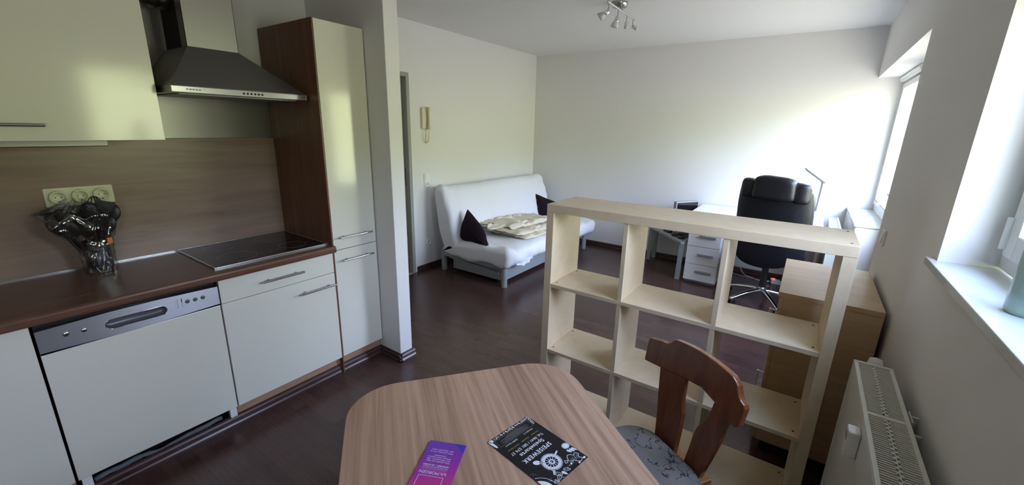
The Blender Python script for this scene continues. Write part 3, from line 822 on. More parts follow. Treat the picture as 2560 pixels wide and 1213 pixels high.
# local frame: x = TU, y = TV*(-1)?  use rotation so that local x -> TU
rz = math.atan2(TU.y, TU.x)
def tl(u, v): return (u, -v)     # local y = -v  (rotate x->TU gives y->(-TU.y,TU.x) = -TV)
tb = Thing('dining_table', 'light wood table with rounded corners in the foreground', 'table', (0, 0, 0), rz)
tb.local = True
pl = rounded(-0.132, 0.586, 0.22, 1.2315, 0.150, 12)
top = MB().prism([(p[0], p[1]) for p in pl], 0.716, 0.7405)
tb.part('tabletop', top, M['tablewood'], bevel=0.002)
for x_, y_ in ((-0.06, 0.30), (0.51, 0.30), (-0.03, 1.11), (0.48, 1.11)):
    tb.part('leg', MB().cyl((x_, y_, 0), (x_, y_, 0.69), 0.022, 0.025), M['steel_light'])
tb.part('apron', MB().box(-0.03, 0.48, 0.33, 1.08, 0.69, 0.716), M['grey'])

# ---- printed cards
def text_part(th, body, m, x, y, width=None, size=None, align='CENTER', parent=None, name='lettering', bold=0.0, z=0.0012, shear=0.0, space=1.0):
    cu = bpy.data.curves.new('lettering', 'FONT'); cu.body = body; cu.size = 1; cu.offset = bold
    cu.resolution_u = 3; cu.space_character = space; cu.shear = shear
    o = bpy.data.objects.new('lettering', cu); COL.objects.link(o)
    bpy.context.view_layer.update()
    dg = bpy.context.evaluated_depsgraph_get()
    me = bpy.data.meshes.new_from_object(o.evaluated_get(dg))
    bpy.data.objects.remove(o)
    xs = [v.co.x for v in me.vertices]; w0, w1_ = min(xs), max(xs)
    s_ = (width/(w1_-w0)) if width else size
    sy_ = size if size else s_
    for v in me.vertices:
        px = (v.co.x-w0)*s_
        if align == 'CENTER': px -= (w1_-w0)*s_/2
        v.co = (x+px, y+v.co.y*sy_, z)
    me.materials.clear(); me.materials.append(m)
    ob = bpy.data.objects.new(name, me); COL.objects.link(ob); ob.parent = parent or th.o
    return ob

C0 = (-0.5401, 0.8767, 0.7415)
ex = Vector((-0.1801, -0.9836)); rzc = math.atan2(ex.y, ex.x)
fc = Thing('restaurant_flyer', 'black printed restaurant flyer with white gear emblem on the table', 'flyer', C0, rzc)
fc.local = True
CW, CH = 0.1515, 0.2115
fc.part('card', MB().box(0, CW, 0, CH, 0.0, 0.0010), M['cardblack'])
text_part(fc, 'SPEISEWERK', M['ink'], 0.0825, 0.108, width=0.100, size=0.0180, bold=0.022, space=1.22)
text_part(fc, 'Speisekarte', M['ink'], 0.079, 0.0875, width=0.085, size=0.0165, bold=0.008)
text_part(fc, 'Tel. 0641 / 581 574 37', M['ink'], 0.0790, 0.0715, width=0.117, size=0.0125, bold=0.006)
text_part(fc, 'Frisches', M['inkgold'], 0.0350, 0.0590, width=0.026, size=0.0068)
text_part(fc, 'Gesundes', M['inkgold'], 0.0720, 0.0590, width=0.027, size=0.0068)
text_part(fc, 'Leckere Speisen', M['inkgold'], 0.1150, 0.0590, width=0.040, size=0.0068)
text_part(fc, 'Marktplatz 12', M['ink'], 0.0440, 0.0430, width=0.033, size=0.0070)
text_part(fc, '35390 Giessen', M['ink'], 0.1070, 0.0430, width=0.042, size=0.0070)
text_part(fc, '.', M['ink'], 0.073, 0.045, size=0.007)
bx = MB(); zz = 0.0011
def ln(b, p, q, w=0.0004, z=zz):
    p = Vector(p); q = Vector(q); n_ = (q-p).orthogonal().normalized()*w/2
    b.add([(*(p-n_), z), (*(q-n_), z), (*(q+n_), z), (*(p+n_), z)], [(0, 1, 2, 3)])
def poly(b, pts, w=0.0009, closed=True, z=zz):
    n_ = len(pts)
    for i in range(n_ if closed else n_-1): ln(b, pts[i], pts[(i+1) % n_], w, z)
def disc(b, c, rx, ry=None, rot=0, n_=20, z=zz, hole=0):
    ry = ry or rx; pts = []
    for i in range(n_):
        a_ = 2*PI*i/n_; x_, y_ = rx*math.cos(a_), ry*math.sin(a_)
        pts.append((c[0]+x_*math.cos(rot)-y_*math.sin(rot), c[1]+x_*math.sin(rot)+y_*math.cos(rot)))
    if not hole:
        b.add([(*p, z) for p in pts], [list(range(n_))])
    else:
        ins = [(c[0]+(p[0]-c[0])*hole, c[1]+(p[1]-c[1])*hole) for p in pts]
        b.add([(*p, z) for p in pts]+[(*p, z) for p in ins], [(i, (i+1) % n_, n_+(i+1) % n_, n_+i) for i in range(n_)])
    return pts
poly(bx, [(0.014, 0.0125), (0.138, 0.0125), (0.138, 0.0375), (0.014, 0.0375)], 0.0005)
fc.part('text_frame', bx, M['inkgold'])
sm = MB()
for i in range(9):
    L_ = (0.085, 0.10, 0.09, 0.098, 0.07, 0.10, 0.094, 0.06, 0.045)[i]
    ln(sm, (0.076-L_/2, 0.0345-i*0.0023), (0.076+L_/2, 0.0345-i*0.0023), 0.0005)
fc.part('small_print', sm, M['inkgrey'])
# gear emblem
G = (0.0793, 0.1590); ge = MB()
for i in range(44):
    a_ = 2*PI*i/44; w_ = 0.0011
    d_ = Vector((math.cos(a_), math.sin(a_))); n_ = Vector((-d_.y, d_.x))*w_
    p0 = Vector(G)+d_*0.0235; p1 = Vector(G)+d_*0.0278
    ge.add([(*(p0-n_), zz), (*(p1-n_*0.8), zz), (*(p1+n_*0.8), zz), (*(p0+n_), zz)], [(0, 1, 2, 3)])
disc(ge, G, 0.0240, n_=60, hole=0.70); disc(ge, G, 0.0080, n_=30, hole=0.55)
for i in range(12):
    a_ = 2*PI*i/12; d_ = Vector((math.cos(a_), math.sin(a_)))
    ln(ge, Vector(G)+d_*0.007, Vector(G)+d_*0.018, 0.0014)
disc(ge, (G[0]+0.0015, G[1]), 0.0018)
sd = Vector((0.030, -0.023)).normalized(); ln(ge, Vector(G)+sd*0.022, Vector(G)+sd*0.032, 0.0034)
disc(ge, Vector(G)+sd*0.0375, 0.0098, 0.0068, math.atan2(sd.y, sd.x))
kd = Vector((-0.036, -0.014)).normalized(); disc(ge, Vector(G)+kd*0.033, 0.0090, 0.0024, math.atan2(kd.y, kd.x))
fd = Vector((0.024, 0.030)).normalized(); ln(ge, Vector(G)+fd*0.024, Vector(G)+fd*0.041, 0.0065)
fc.part('gear_emblem', ge, M['ink'])
gd = MB()
for i in range(16):
    a_ = 2*PI*(i+.5)/16; disc(gd, (G[0]+0.0205*math.cos(a_), G[1]+0.0205*math.sin(a_)), 0.0007, n_=8, z=0.0013)
for k_ in (-0.0014, 0.0014):
    q = Vector((-fd.y, fd.x))*k_; ln(gd, Vector(G)+fd*0.030+q, Vector(G)+fd*0.041+q, 0.0005, 0.0013)
fc.part('gear_dots', gd, M['cardblack'])
# chalk-style food drawings round the border
do = MB()
def leaf_d(c, L_, w_, rot, fill=False):
    pts = []
    for i in range(14):
        a_ = 2*PI*i/14; x_ = L_*math.cos(a_); y_ = w_*math.sin(a_)*(1-0.35*math.cos(a_))
        pts.append((c[0]+x_*math.cos(rot)-y_*math.sin(rot), c[1]+x_*math.sin(rot)+y_*math.cos(rot)))
    if fill: do.add([(*p, zz) for p in pts], [list(range(14))])
    else:
        poly(do, pts, 0.0012)
        ln(do, (c[0]-L_*math.cos(rot), c[1]-L_*math.sin(rot)), (c[0]+L_*.7*math.cos(rot), c[1]+L_*.7*math.sin(rot)), 0.0008)
lemon = (0.0115, 0.1485)
disc(do, lemon, 0.0112, 0.0100, hole=0.86, n_=30); disc(do, lemon, 0.0088, 0.0078, n_=30)
leaf_d((0.0192, 0.1665), 0.0075, 0.0032, 1.9, True); leaf_d((0.0112, 0.1690), 0.0082, 0.0034, 1.9, True); leaf_d((0.0040, 0.1700), 0.008, 0.003, 1.9, True)
poly(do, [(0.040, 0.176), (0.034, 0.172), (0.027, 0.176), (0.022, 0.183), (0.014, 0.179), (0.008, 0.187), (0.016, 0.193), (0.013, 0.203), (0.022, 0.208), (0.030, 0.202), (0.034, 0.193), (0.041, 0.193), (0.046, 0.186)], 0.0015)
for i in range(7): ln(do, (0.014+i*0.004, 0.184+0.003*(i % 2)), (0.018+i*0.004, 0.200-0.002*(i % 3)), 0.0006)
poly(do, [(0.047, 0.183), (0.052, 0.188), (0.058, 0.186), (0.054, 0.179)], 0.0014)
disc(do, (0.048, 0.196), 0.0040, 0.0026, 0.6); disc(do, (0.056, 0.197), 0.0014); disc(do, (0.030, 0.2075), 0.0035, 0.0025); disc(do, (0.008, 0.2055), 0.005, 0.003)
leaf_d((0.0700, 0.2000), 0.0088, 0.0042, 2.5); leaf_d((0.0640, 0.1975), 0.001, 0.001, 0, True)
leaf_d((0.0830, 0.2030), 0.0080, 0.0036, 1.9, True)
leaf_d((0.0960, 0.1960), 0.0090, 0.0050, 2.2); leaf_d((0.1030, 0.2030), 0.0085, 0.0045, 0.5); ln(do, (0.098, 0.205), (0.094, 0.2110), 0.0012)
poly(do, [(0.1150, 0.2000), (0.1225, 0.2040), (0.1180, 0.2110), (0.1110, 0.2105)], 0.0012)
for i in range(3): ln(do, (0.1150+i*0.002, 0.202), (0.1125+i*0.002, 0.210), 0.0006)
disc(do, (0.124, 0.196), 0.0024, 0.0018); disc(do, (0.129, 0.1935), 0.0009); disc(do, (0.121, 0.191), 0.0008)
arc = [(0.166+0.043*math.cos(a_), 0.205+0.043*math.sin(a_)) for a_ in [PI*0.93+i*0.06 for i in range(0, 26)]]
arc = [p for p in arc if p[0] < 0.151 and p[1] < 0.211]; poly(do, arc, 0.0012, closed=False)
arc = [(0.166+0.034*math.cos(a_), 0.205+0.034*math.sin(a_)) for a_ in [PI*0.95+i*0.06 for i in range(0, 24)]]
arc = [p for p in arc if p[0] < 0.151 and p[1] < 0.211]
do.add([(*p, zz) for p in arc+[(0.1505, 0.2105)]], [list(range(len(arc)+1))])
for c_ in ((0.1476, 0.1513), (0.1415, 0.1525), (0.1385, 0.158), (0.1355, 0.163), (0.144, 0.157)): disc(do, c_, 0.0010, 0.0007, n_=8)
rnd = random.Random(3)
disc(do, (0.1475, 0.018), 0.0040, 0.0165, 0.12); disc(do, (0.143, 0.006), 0.006, 0.0055)
xs = 0.004
while xs < 0.137:
    kk = rnd.random()
    if kk < 0.35: leaf_d((xs, 0.0055), 0.0050, 0.0026, rnd.uniform(0.3, 2.6))
    elif kk < 0.6: leaf_d((xs, 0.0055), 0.0045, 0.0022, rnd.uniform(0.3, 2.6), True)
    elif kk < 0.8: disc(do, (xs, 0.005), 0.0034, 0.0030, hole=0.7); disc(do, (xs, 0.005), 0.0012)
    else: disc(do, (xs, 0.004), 0.0010); disc(do, (xs-0.002, 0.008), 0.0008); ln(do, (xs+0.001, 0.002), (xs+0.003, 0.010), 0.0010)
    xs += rnd.uniform(0.0065, 0.0095)
for i in range(3): disc(do, (0.006+0.001*i, 0.014+i*0.008), 0.0045, 0.0034, 0.5*i, hole=0.6)
fc.part('food_drawings', do, M['ink'])

P2 = (-0.602, 0.683, 0.7415); px_ = Vector((-0.0870, -0.0400)).normalized()
pc = Thing('exhibition_flyer', 'narrow purple and magenta exhibition flyer lying on the table', 'flyer', P2, math.atan2(px_.y, px_.x))
pc.local = True
PWd, PHt = 0.0965, 0.210
pc.part('card', MB().box(0, PWd, 0, PHt, 0.0, 0.0035), M['cardpurple'])
pc.part('blue_corner', MB().add([(0.0, 0.0, 0.0037), (0.031, 0.0, 0.0037), (0.012, 0.016, 0.0037), (0.0, 0.028, 0.0037)], [(0, 1, 2, 3)]), M['cardblue'])
def pt(s_, y, w, sz, **k): text_part(pc, s_, M['ink'], 0.0530, y, width=w, size=sz, z=0.0038, **k)
pt('der Zukunft sein?', 0.0270, 0.057, 0.0062); pt('Wie werden wir in', 0.0340, 0.060, 0.0062)
pt('Umwelt?', 0.0455, 0.030, 0.0060); pt('Arbeit und unsere', 0.0520, 0.060, 0.0060)
pt('die Menschen, die', 0.0585, 0.060, 0.0060); pt('Was denkst du \u00fcber', 0.0650, 0.062, 0.0060)
pt('03.04.2021 - 23.10.2021', 0.0770, 0.064, 0.0058, bold=0.02); pt('Die Stadt damals nach Gestern', 0.0835, 0.062, 0.0050)
pt('Ich.MORGEN', 0.0975, 0.066, 0.0125)
pb = MB()
ln(pb, (0.021, 0.0895), (0.085, 0.0895), 0.0005, 0.0038); ln(pb, (0.021, 0.0935), (0.085, 0.0935), 0.0003, 0.0038)
poly(pb, [(0.023, 0.112), (0.083, 0.112), (0.083, 0.150), (0.023, 0.150)], 0.0010, z=0.0038)
pc.part('rule_lines', pb, M['ink'])

# ================================================================== DINING CHAIR (traced outline, own plane)
n2 = Vector((0.54, 0.84)).normalized(); v2 = Vector((n2.y, -n2.x))
S0 = -0.915
cbase = (v2.x*S0 + n2.x*0.80, v2.y*S0 + n2.y*0.80, 0)
# local frame: x = v2, y = n2 ; rotation about z
rzc2 = math.atan2(v2.y, v2.x)
dc_ = Thing('dining_chair', 'reddish brown carved wooden chair with grey floral seat beside the table', 'chair', cbase, rzc2)
dc_.local = True
D0 = 1.020-0.80; K = 0.14
def bp_(s_, h, th=0.0):
    """point of the back plane; th: distance behind the front face"""
    return (s_-S0, D0 + (h-0.46)*K + th, h - th*K)
def back_piece(poly_, thick=0.024, curve=0.0):
    n_ = len(poly_)
    vs = [bp_(s_, h, 0) for s_, h in poly_] + [bp_(s_, h, thick) for s_, h in poly_]
    b = MB(); b.add(vs, [list(range(n_)), list(range(2*n_-1, n_-1, -1))] + [(i, n_+i, n_+(i+1) % n_, (i+1) % n_) for i in range(n_)])
    return b
def bez(p0, p1, p2, n_=6): return [((1-t_)**2*p0[0]+2*t_*(1-t_)*p1[0]+t_*t_*p2[0], (1-t_)**2*p0[1]+2*t_*(1-t_)*p1[1]+t_*t_*p2[1]) for t_ in [i/n_ for i in range(n_+1)]]
rail = [(-1.151, 0.675), (-1.065, 0.690)] + [(-0.949, 0.712), (-0.880, 0.722), (-0.822, 0.706)] + [(-0.765, 0.680), (-0.738, 0.676), (-0.7265, 0.684), (-0.723, 0.745), (-0.728, 0.757)] \
    + bez((-0.737, 0.762), (-0.752, 0.768), (-0.762, 0.800), 5) + [(-0.771, 0.809)] + bez((-0.785, 0.818), (-0.90, 0.845), (-1.025, 0.821), 10) + [(-1.033, 0.818)] \
    + bez((-1.045, 0.803), (-1.060, 0.785), (-1.085, 0.785), 5) + [(-1.145, 0.770), (-1.153, 0.764)]
dc_.part('top_rail', back_piece(rail, 0.026), M['chairwood'], bevel=0.004, seg=3)
sl1 = [(-1.0135, 0.430), (-0.918, 0.430), (-0.9205, 0.52), (-0.925, 0.590), (-0.9315, 0.606), (-0.941, 0.640), (-0.946, 0.680), (-0.949, 0.713), (-1.066, 0.692), (-1.048, 0.60), (-1.030, 0.52)]
dc_.part('back_slat', back_piece(sl1, 0.022), M['chairwood'], bevel=0.003)
sl2 = [(-0.873, 0.430), (-0.804, 0.430), (-0.785, 0.520), (-0.770, 0.600), (-0.7635, 0.681), (-0.822, 0.707), (-0.827, 0.658), (-0.838, 0.628), (-0.855, 0.598), (-0.862, 0.57), (-0.866, 0.50)]
dc_.part('back_slat', back_piece(sl2, 0.022), M['chairwood'], bevel=0.003)
def seat_outline(g=0.0, n_=10):
    # trapezoid, wider at the front; local y: back = D0-ish
    x0, x1, yb, yf = -0.170, 0.215, 0.212, -0.215
    def crn(c, r, a): return [(c[0]+r*math.cos(a+PI/2*i/n_), c[1]+r*math.sin(a+PI/2*i/n_)) for i in range(n_+1)]
    r = 0.085
    return crn((x1+0.02-r+g*0, yf+r), r+g, -PI/2) + crn((x1-0.01-0.13, yb-0.13), 0.13+g, 0) + crn((x0+0.10, yb-0.10), 0.10+g, PI/2) + crn((x0-0.02+r, yf+r), r+g, PI)
dc_.part('seat_board', MB().prism(seat_outline(0.012), 0.415, 0.435).box(-0.10, 0.13, 0.19, 0.262, 0.415, 0.435), mat('honey_wood', (0.34, 0.15, 0.045), 0.35), bevel=0.004)
so = seat_outline(0.0); b = MB(); n_ = len(so); cx_ = sum(p[0] for p in so)/n_; cy_ = sum(p[1] for p in so)/n_
lv = [(1.0, 0.434), (1.015, 0.444), (1.0, 0.456), (0.95, 0.463), (0.8, 0.468), (0.5, 0.471), (0.02, 0.472)]
vs = []
for s_, z_ in lv: vs += [(cx_+(p[0]-cx_)*s_, cy_+(p[1]-cy_)*s_, z_) for p in so]
fs = []
for q in range(len(lv)-1): fs += [(q*n_+i, q*n_+(i+1) % n_, (q+1)*n_+(i+1) % n_, (q+1)*n_+i) for i in range(n_)]
fs.append([(len(lv)-1)*n_+i for i in range(n_)])
b.add(vs, fs, True)
dc_.part('seat_cushion', b, M['seatfab'])
for x_, y_, dx, dy in ((-0.11, -0.13, -0.05, -0.04), (0.16, -0.13, 0.05, -0.04), (-0.08, 0.15, -0.05, 0.06), (0.13, 0.15, 0.05, 0.06)):
    dc_.part('leg', MB().cyl((x_+dx, y_+dy, 0), (x_, y_, 0.416), 0.013, 0.020, n=12), M['chairwood'])

# ================================================================== OPEN CUBE SHELF
t = Thing('cube_shelf', 'pale birch open shelf unit of nine cubes dividing the room', 'shelf', (-0.41, 1.90, 0))
sx0, sx1, sy0, sy1, sh = -1.010, 0.185, 1.750, 2.056, 1.187
t.part('top_panel', MB().box(sx0, sx1, sy0, sy1, sh-0.040, sh), M['shelf'], bevel=0.0015)
t.part('bottom_panel', MB().box(sx0, sx1, sy0, sy1, 0, 0.040), M['shelf'], bevel=0.0015)
t.part('side_panel', MB().box(sx0, sx0+0.038, sy0+0.001, sy1-0.001, 0.040, sh-0.040), M['shelf'], bevel=0.001)
t.part('side_panel', MB().box(sx1-0.040, sx1, sy0+0.001, sy1-0.001, 0.040, sh-0.040), M['shelf'], bevel=0.001)
bz = (0.396, 0.763)
for z_ in bz:
    t.part('shelf_board', MB().box(sx0+0.038, sx1-0.040, sy0+0.003, sy1-0.003, z_, z_+0.018), M['shelf'], bevel=0.0008)
for x_ in (-0.620, -0.221):
    for q0, q1 in ((0.040, bz[0]), (bz[0]+0.018, bz[1]), (bz[1]+0.018, sh-0.040)):
        t.part('divider', MB().box(x_, x_+0.019, sy0+0.004, sy1-0.004, q0, q1), M['shelf'], bevel=0.0008)
for z_ in (bz[0]+0.018, bz[1]+0.018, sh, 0.040):
    for x_ in ((sx0+0.055, sx1-0.060) if z_ < sh else (sx0+0.02, sx1-0.022)):
        for y_ in (sy0+0.04, sy1-0.04):
            t.part('screw_hole', MB().cyl((x_, y_, z_-0.001), (x_, y_, z_+0.0006), 0.0045, n=14), M['dark'])

# ================================================================== SIDEBOARD
t = Thing('sideboard', 'pale oak sideboard with doors, behind the cube shelf against the wall', 'cabinet', (0.17, 2.47, 0))
q0, q1, y0, y1, hz = -0.010, 0.356, 2.160, 2.800, 0.850
t.part('top_panel', MB().box(q0-0.006, q1, y0-0.004, y1+0.004, hz-0.022, hz), M['side'], bevel=0.001)
t.part('side_panel', MB().box(q0+0.017, q1, y0, y0+0.018, 0.07, hz-0.022), M['side'], bevel=0.001)
t.part('side_panel', MB().box(q0+0.017, q1, y1-0.018, y1, 0.07, hz-0.022), M['side'], bevel=0.001)
t.part('back_panel', MB().box(q1-0.006, q1, y0+0.018, y1-0.018, 0.07, hz-0.022), M['side'])
t.part('bottom_panel', MB().box(q0+0.017, q1-0.006, y0+0.018, y1-0.018, 0.07, 0.088), M['side'])
t.part('plinth', MB().box(q0+0.04, q1-0.03, y0+0.03, y1-0.03, 0, 0.07), M['dark'])
for dz0, dz1, hzz in ((0.075, 0.445, 0.37), (0.449, 0.825, 0.70)):
    dr = t.part('door', MB().box(q0, q0+0.016, y0+0.001, y1-0.001, dz0, dz1), M['side'], bevel=0.001)
    hb = MB().cyl((q0-0.026, y0+0.05, hzz-0.045), (q0-0.026, y0+0.05, hzz+0.045), 0.0045, n=12)
    for s_ in (-0.04, 0.04): hb.cyl((q0+0.001, y0+0.05, hzz+s_), (q0-0.026, y0+0.05, hzz+s_), 0.004, n=10)
    t.part('handle', hb, M['steel_light'], dr)

# ================================================================== FUTON SOFA
so_ = Thing('futon_sofa', 'grey-framed futon sofa bed in stretched white cover against the wall', 'sofa', (-2.70, 4.14, 0))
Y0, Y1 = 3.135, 5.135
def cover_section(kind):
    """closed outlines in (x,z), going round"""
    if kind == 'seat':
        P = [(-2.205, 0.300), (-2.225, 0.240), (-2.30, 0.215), (-2.60, 0.205), (-2.90, 0.200), (-3.06, 0.215), (-3.10, 0.27), (-3.02, 0.345), (-2.90, 0.372), (-2.70, 0.382), (-2.45, 0.392), (-2.30, 0.388), (-2.225, 0.362)]
    else:
        P = [(-2.86, 0.345), (-2.895, 0.45), (-2.96, 0.64), (-3.015, 0.80), (-3.05, 0.875), (-3.10, 0.915), (-3.16, 0.915), (-3.195, 0.87), (-3.195, 0.80), (-3.165, 0.62), (-3.125, 0.44), (-3.075, 0.28), (-3.03, 0.215), (-2.93, 0.25)]
    # Catmull-Rom resample
    out = []; m_ = len(P)
    for i in range(m_):
        p0, p1, p2, p3 = (Vector(P[(i+k_) % m_]) for k_ in (-1, 0, 1, 2))
        for s_ in range(5):
            u = s_/5
            out.append(0.5*((2*p1)+(-p0+p2)*u+(2*p0-5*p1+4*p2-p3)*u*u+(-p0+3*p1-3*p2+p3)*u**3))
    return out
def cover_mesh(kind, y0, y1, ny=70, seed=0):
    sec = cover_section(kind); m_ = len(sec)
    cx_ = sum(p.x for p in sec)/m_; cz_ = sum(p.y for p in sec)/m_
    rows = []
    R = 0.055
    for j in range(ny+1):
        u = j/ny; y = y0+(y1-y0)*u
        rows.append((y, 0.0))
    ends0 = [(y0 - R*math.sin(a_), R*(1-math.cos(a_))) for a_ in (PI/2*0.98, PI/2*0.8, PI/2*0.55, PI/2*0.28)]
    ends1 = [(y1 + R*math.sin(a_), R*(1-math.cos(a_))) for a_ in (PI/2*0.28, PI/2*0.55, PI/2*0.8, PI/2*0.98)]
    rows = ends0+rows+ends1
    vs = []
    for y, ins in rows:
        for i, p in enumerate(sec):
            q0_, q1_ = sec[i-1], sec[(i+1) % m_]; tg = (q1_-q0_).normalized(); nr = Vector((tg.y, -tg.x))
            if nr.dot(p-Vector((cx_, cz_))) < 0: nr = -nr
            dd = -ins
            e_ = min(abs(y-y0), abs(y-y1))
            amp = 0.008 + 0.014*math.exp(-e_/0.25)
            if kind == 'seat' and p.x > -2.32: amp += 0.006
            w_ = noise.noise(Vector((p.x*5, y*3.2, p.y*5+seed)))*amp + abs(noise.noise(Vector((p.x*7+y*5, y*9, p.y*4+seed*2))))*amp*1.1
            # pull folds radiating towards the sagging hem
            if kind == 'seat' and p.x > -2.35: w_ += 0.013*math.sin(y*23+p.y*25)*max(0, noise.noise(Vector((y*1.7, 9, 0)))+0.2)
            if kind == 'back' and y > y1-0.55: w_ += 0.010*math.sin((p.y*1.0+(y-y1)*0.6)*60)*math.exp(-abs(p.y-0.58)*7)*(y-(y1-0.55))/0.55
            sag = -0.010*math.sin(max(0, min(1, (y-y0)/(y1-y0)))*PI) if kind == 'seat' else 0.0
            vs.append((p.x+nr.x*(dd+w_), y, p.y+nr.y*(dd+w_)+sag))
    k_ = len(rows); fs = []
    for j in range(k_-1): fs += [(j*m_+i, (j+1)*m_+i, (j+1)*m_+(i+1) % m_, j*m_+(i+1) % m_) for i in range(m_)]
    fs.append(list(range(m_))); fs.append([(k_-1)*m_+i for i in range(m_)][::-1])
    return MB().add(vs, fs, True)
so_.part('seat_mattress', cover_mesh('seat', Y0+0.05, Y1-0.05, seed=1), M['cover'])
so_.part('back_mattress', cover_mesh('back', Y0+0.05, Y1-0.05, seed=5), M['cover'])
for x_, y_ in ((-2.295, 3.19), (-3.14, 3.22), (-2.295, 4.99), (-3.14, 4.99)):
    so_.part('leg', MB().cyl((x_, y_, 0), (x_, y_, 0.228), 0.031, 0.029, n=28).lathe((x_, y_, 0.228), [(0.029, 0), (0.022, 0.006), (0.0001, 0.008)], 28), M['sofaframe'])
fr = MB()
fr.box(-3.13, -2.30, 3.175, 3.200, 0.175, 0.222); fr.box(-3.13, -2.30, 4.98, 5.005, 0.175, 0.222)
fr.box(-2.315, -2.280, 3.20, 4.98, 0.185, 0.222); fr.box(-3.15, -3.12, 3.20, 4.98, 0.175, 0.222)
so_.part('frame', fr, M['sofaframe'], bevel=0.004)
bt = MB()
for yy, xx in ((3.172, -2.95), (3.172, -2.70), (3.172, -2.36)): bt.lathe((xx, yy+0.003, 0.198), [(0.007, 0), (0.006, 0.003), (0.0001, 0.004)], 12, (0, -1, 0))
bt.lathe((-2.281, 3.26, 0.205), [(0.007, 0), (0.006, 0.003), (0.0001, 0.004)], 12, (1, 0, 0))
so_.part('bolt', bt, M['steel_light'])
ub = so_.part('bedding_box', MB().box(-3.02, -2.335, 3.235, 4.95, 0.035, 0.165), M['sofaframe'], bevel=0.004)
so_.part('slide_rail', MB().hexa([(-3.05, 3.203, 0.155), (-2.38, 3.203, 0.105), (-2.38, 3.215, 0.105), (-3.05, 3.215, 0.155)], [(-3.05, 3.203, 0.175), (-2.38, 3.203, 0.128), (-2.38, 3.215, 0.128), (-3.05, 3.215, 0.175)]), M['sofaframe'])
hem = MB()
def hemf(u, v):
    y = 3.28+u*0.30; dz = v*(0.035+0.035*math.sin(u*PI)**2)
    return (-2.212+0.010*math.sin(u*19)*v, y, 0.255-dz)
hem.grid(hemf, 24, 6)
so_.part('loose_hem', hem, M['cover'])

# cushions
def pillow(outline, thick, xf, seed=0, rings=9):
    """outline: closed 2D list; xf maps (a,b,c) to world"""
    n_ = len(outline); cx_ = sum(p[0] for p in outline)/n_; cy_ = sum(p[1] for p in outline)/n_
    vs = []; fs = []
    lv = [(0.0001, 1), (0.3, 0.93), (0.55, 0.80), (0.75, 0.60), (0.88, 0.40), (0.96, 0.20), (1.0, 0.0), (0.96, -0.20), (0.88, -0.40), (0.75, -0.60), (0.55, -0.80), (0.3, -0.93), (0.0001, -1)]
    for s_, h in lv:
        for p in outline:
            a_, b_ = cx_+(p[0]-cx_)*s_, cy_+(p[1]-cy_)*s_
            w_ = noise.noise(Vector((a_*9, b_*9, seed+h)))*0.10
            vs.append(xf(a_, b_, thick/2*(h+w_*(1 if abs(h) > 0.1 else 0))))
    for q in range(len(lv)-1): fs += [(q*n_+i, q*n_+(i+1) % n_, (q+1)*n_+(i+1) % n_, (q+1)*n_+i) for i in range(n_)]
    return MB().add(vs, fs, True)
def spline(P, k_=5):
    out = []; m_ = len(P)
    for i in range(m_):
        p0, p1, p2, p3 = (Vector(P[(i+j) % m_]) for j in (-1, 0, 1, 2))
        for s_ in range(k_):
            u = s_/k_
            q = 0.5*((2*p1)+(-p0+p2)*u+(2*p0-5*p1+4*p2-p3)*u*u+(-p0+3*p1-3*p2+p3)*u**3); out.append((q.x, q.y))
    return out
ol = spline([(0.0, 0.015), (0.02, 0.0), (0.20, -0.006), (0.41, 0.0), (0.425, 0.012), (0.395, 0.065), (0.365, 0.130), (0.29, 0.205), (0.19, 0.270), (0.105, 0.325), (0.088, 0.322), (0.05, 0.22), (0.015, 0.12)])
A0 = Vector((-2.93, 3.235, 0.380)); AX = Vector((1, -0.14, 0)).normalized(); AU = Vector((-0.16, 0.32, 1)).normalized(); AN = AX.cross(AU)
one('throw_cushion', pillow(ol, 0.13, lambda a, b_, c: A0+AX*a*1.06+AU*b_+AN*c, 1), M['cushion'], 'dark plum cushion leaning at the left end of the futon sofa', 'cushion', (-2.7, 3.33, 0.39), 'dark plum cushions on the sofa')
A1 = Vector((-2.885, 4.80, 0.385)); AX1 = Vector((0.9, 0.35, 0)).normalized(); AU1 = Vector((-0.22, 0.06, 1)).normalized(); AN1 = AX1.cross(AU1)
ol2 = spline([(-0.03, 0.01), (0.0, 0.0), (0.20, -0.005), (0.36, 0.0), (0.37, 0.02), (0.35, 0.15), (0.25, 0.21), (0.12, 0.255), (0.0, 0.30), (-0.02, 0.29), (-0.035, 0.15)])
one('throw_cushion', pillow(ol2, 0.12, lambda a, b_, c: A1+AX1*a+AU1*b_+AN1*c, 2), M['cushion'], 'dark plum cushion at the far right end of the futon sofa, partly hidden', 'cushion', (-2.75, 4.85, 0.39), 'dark plum cushions on the sofa')

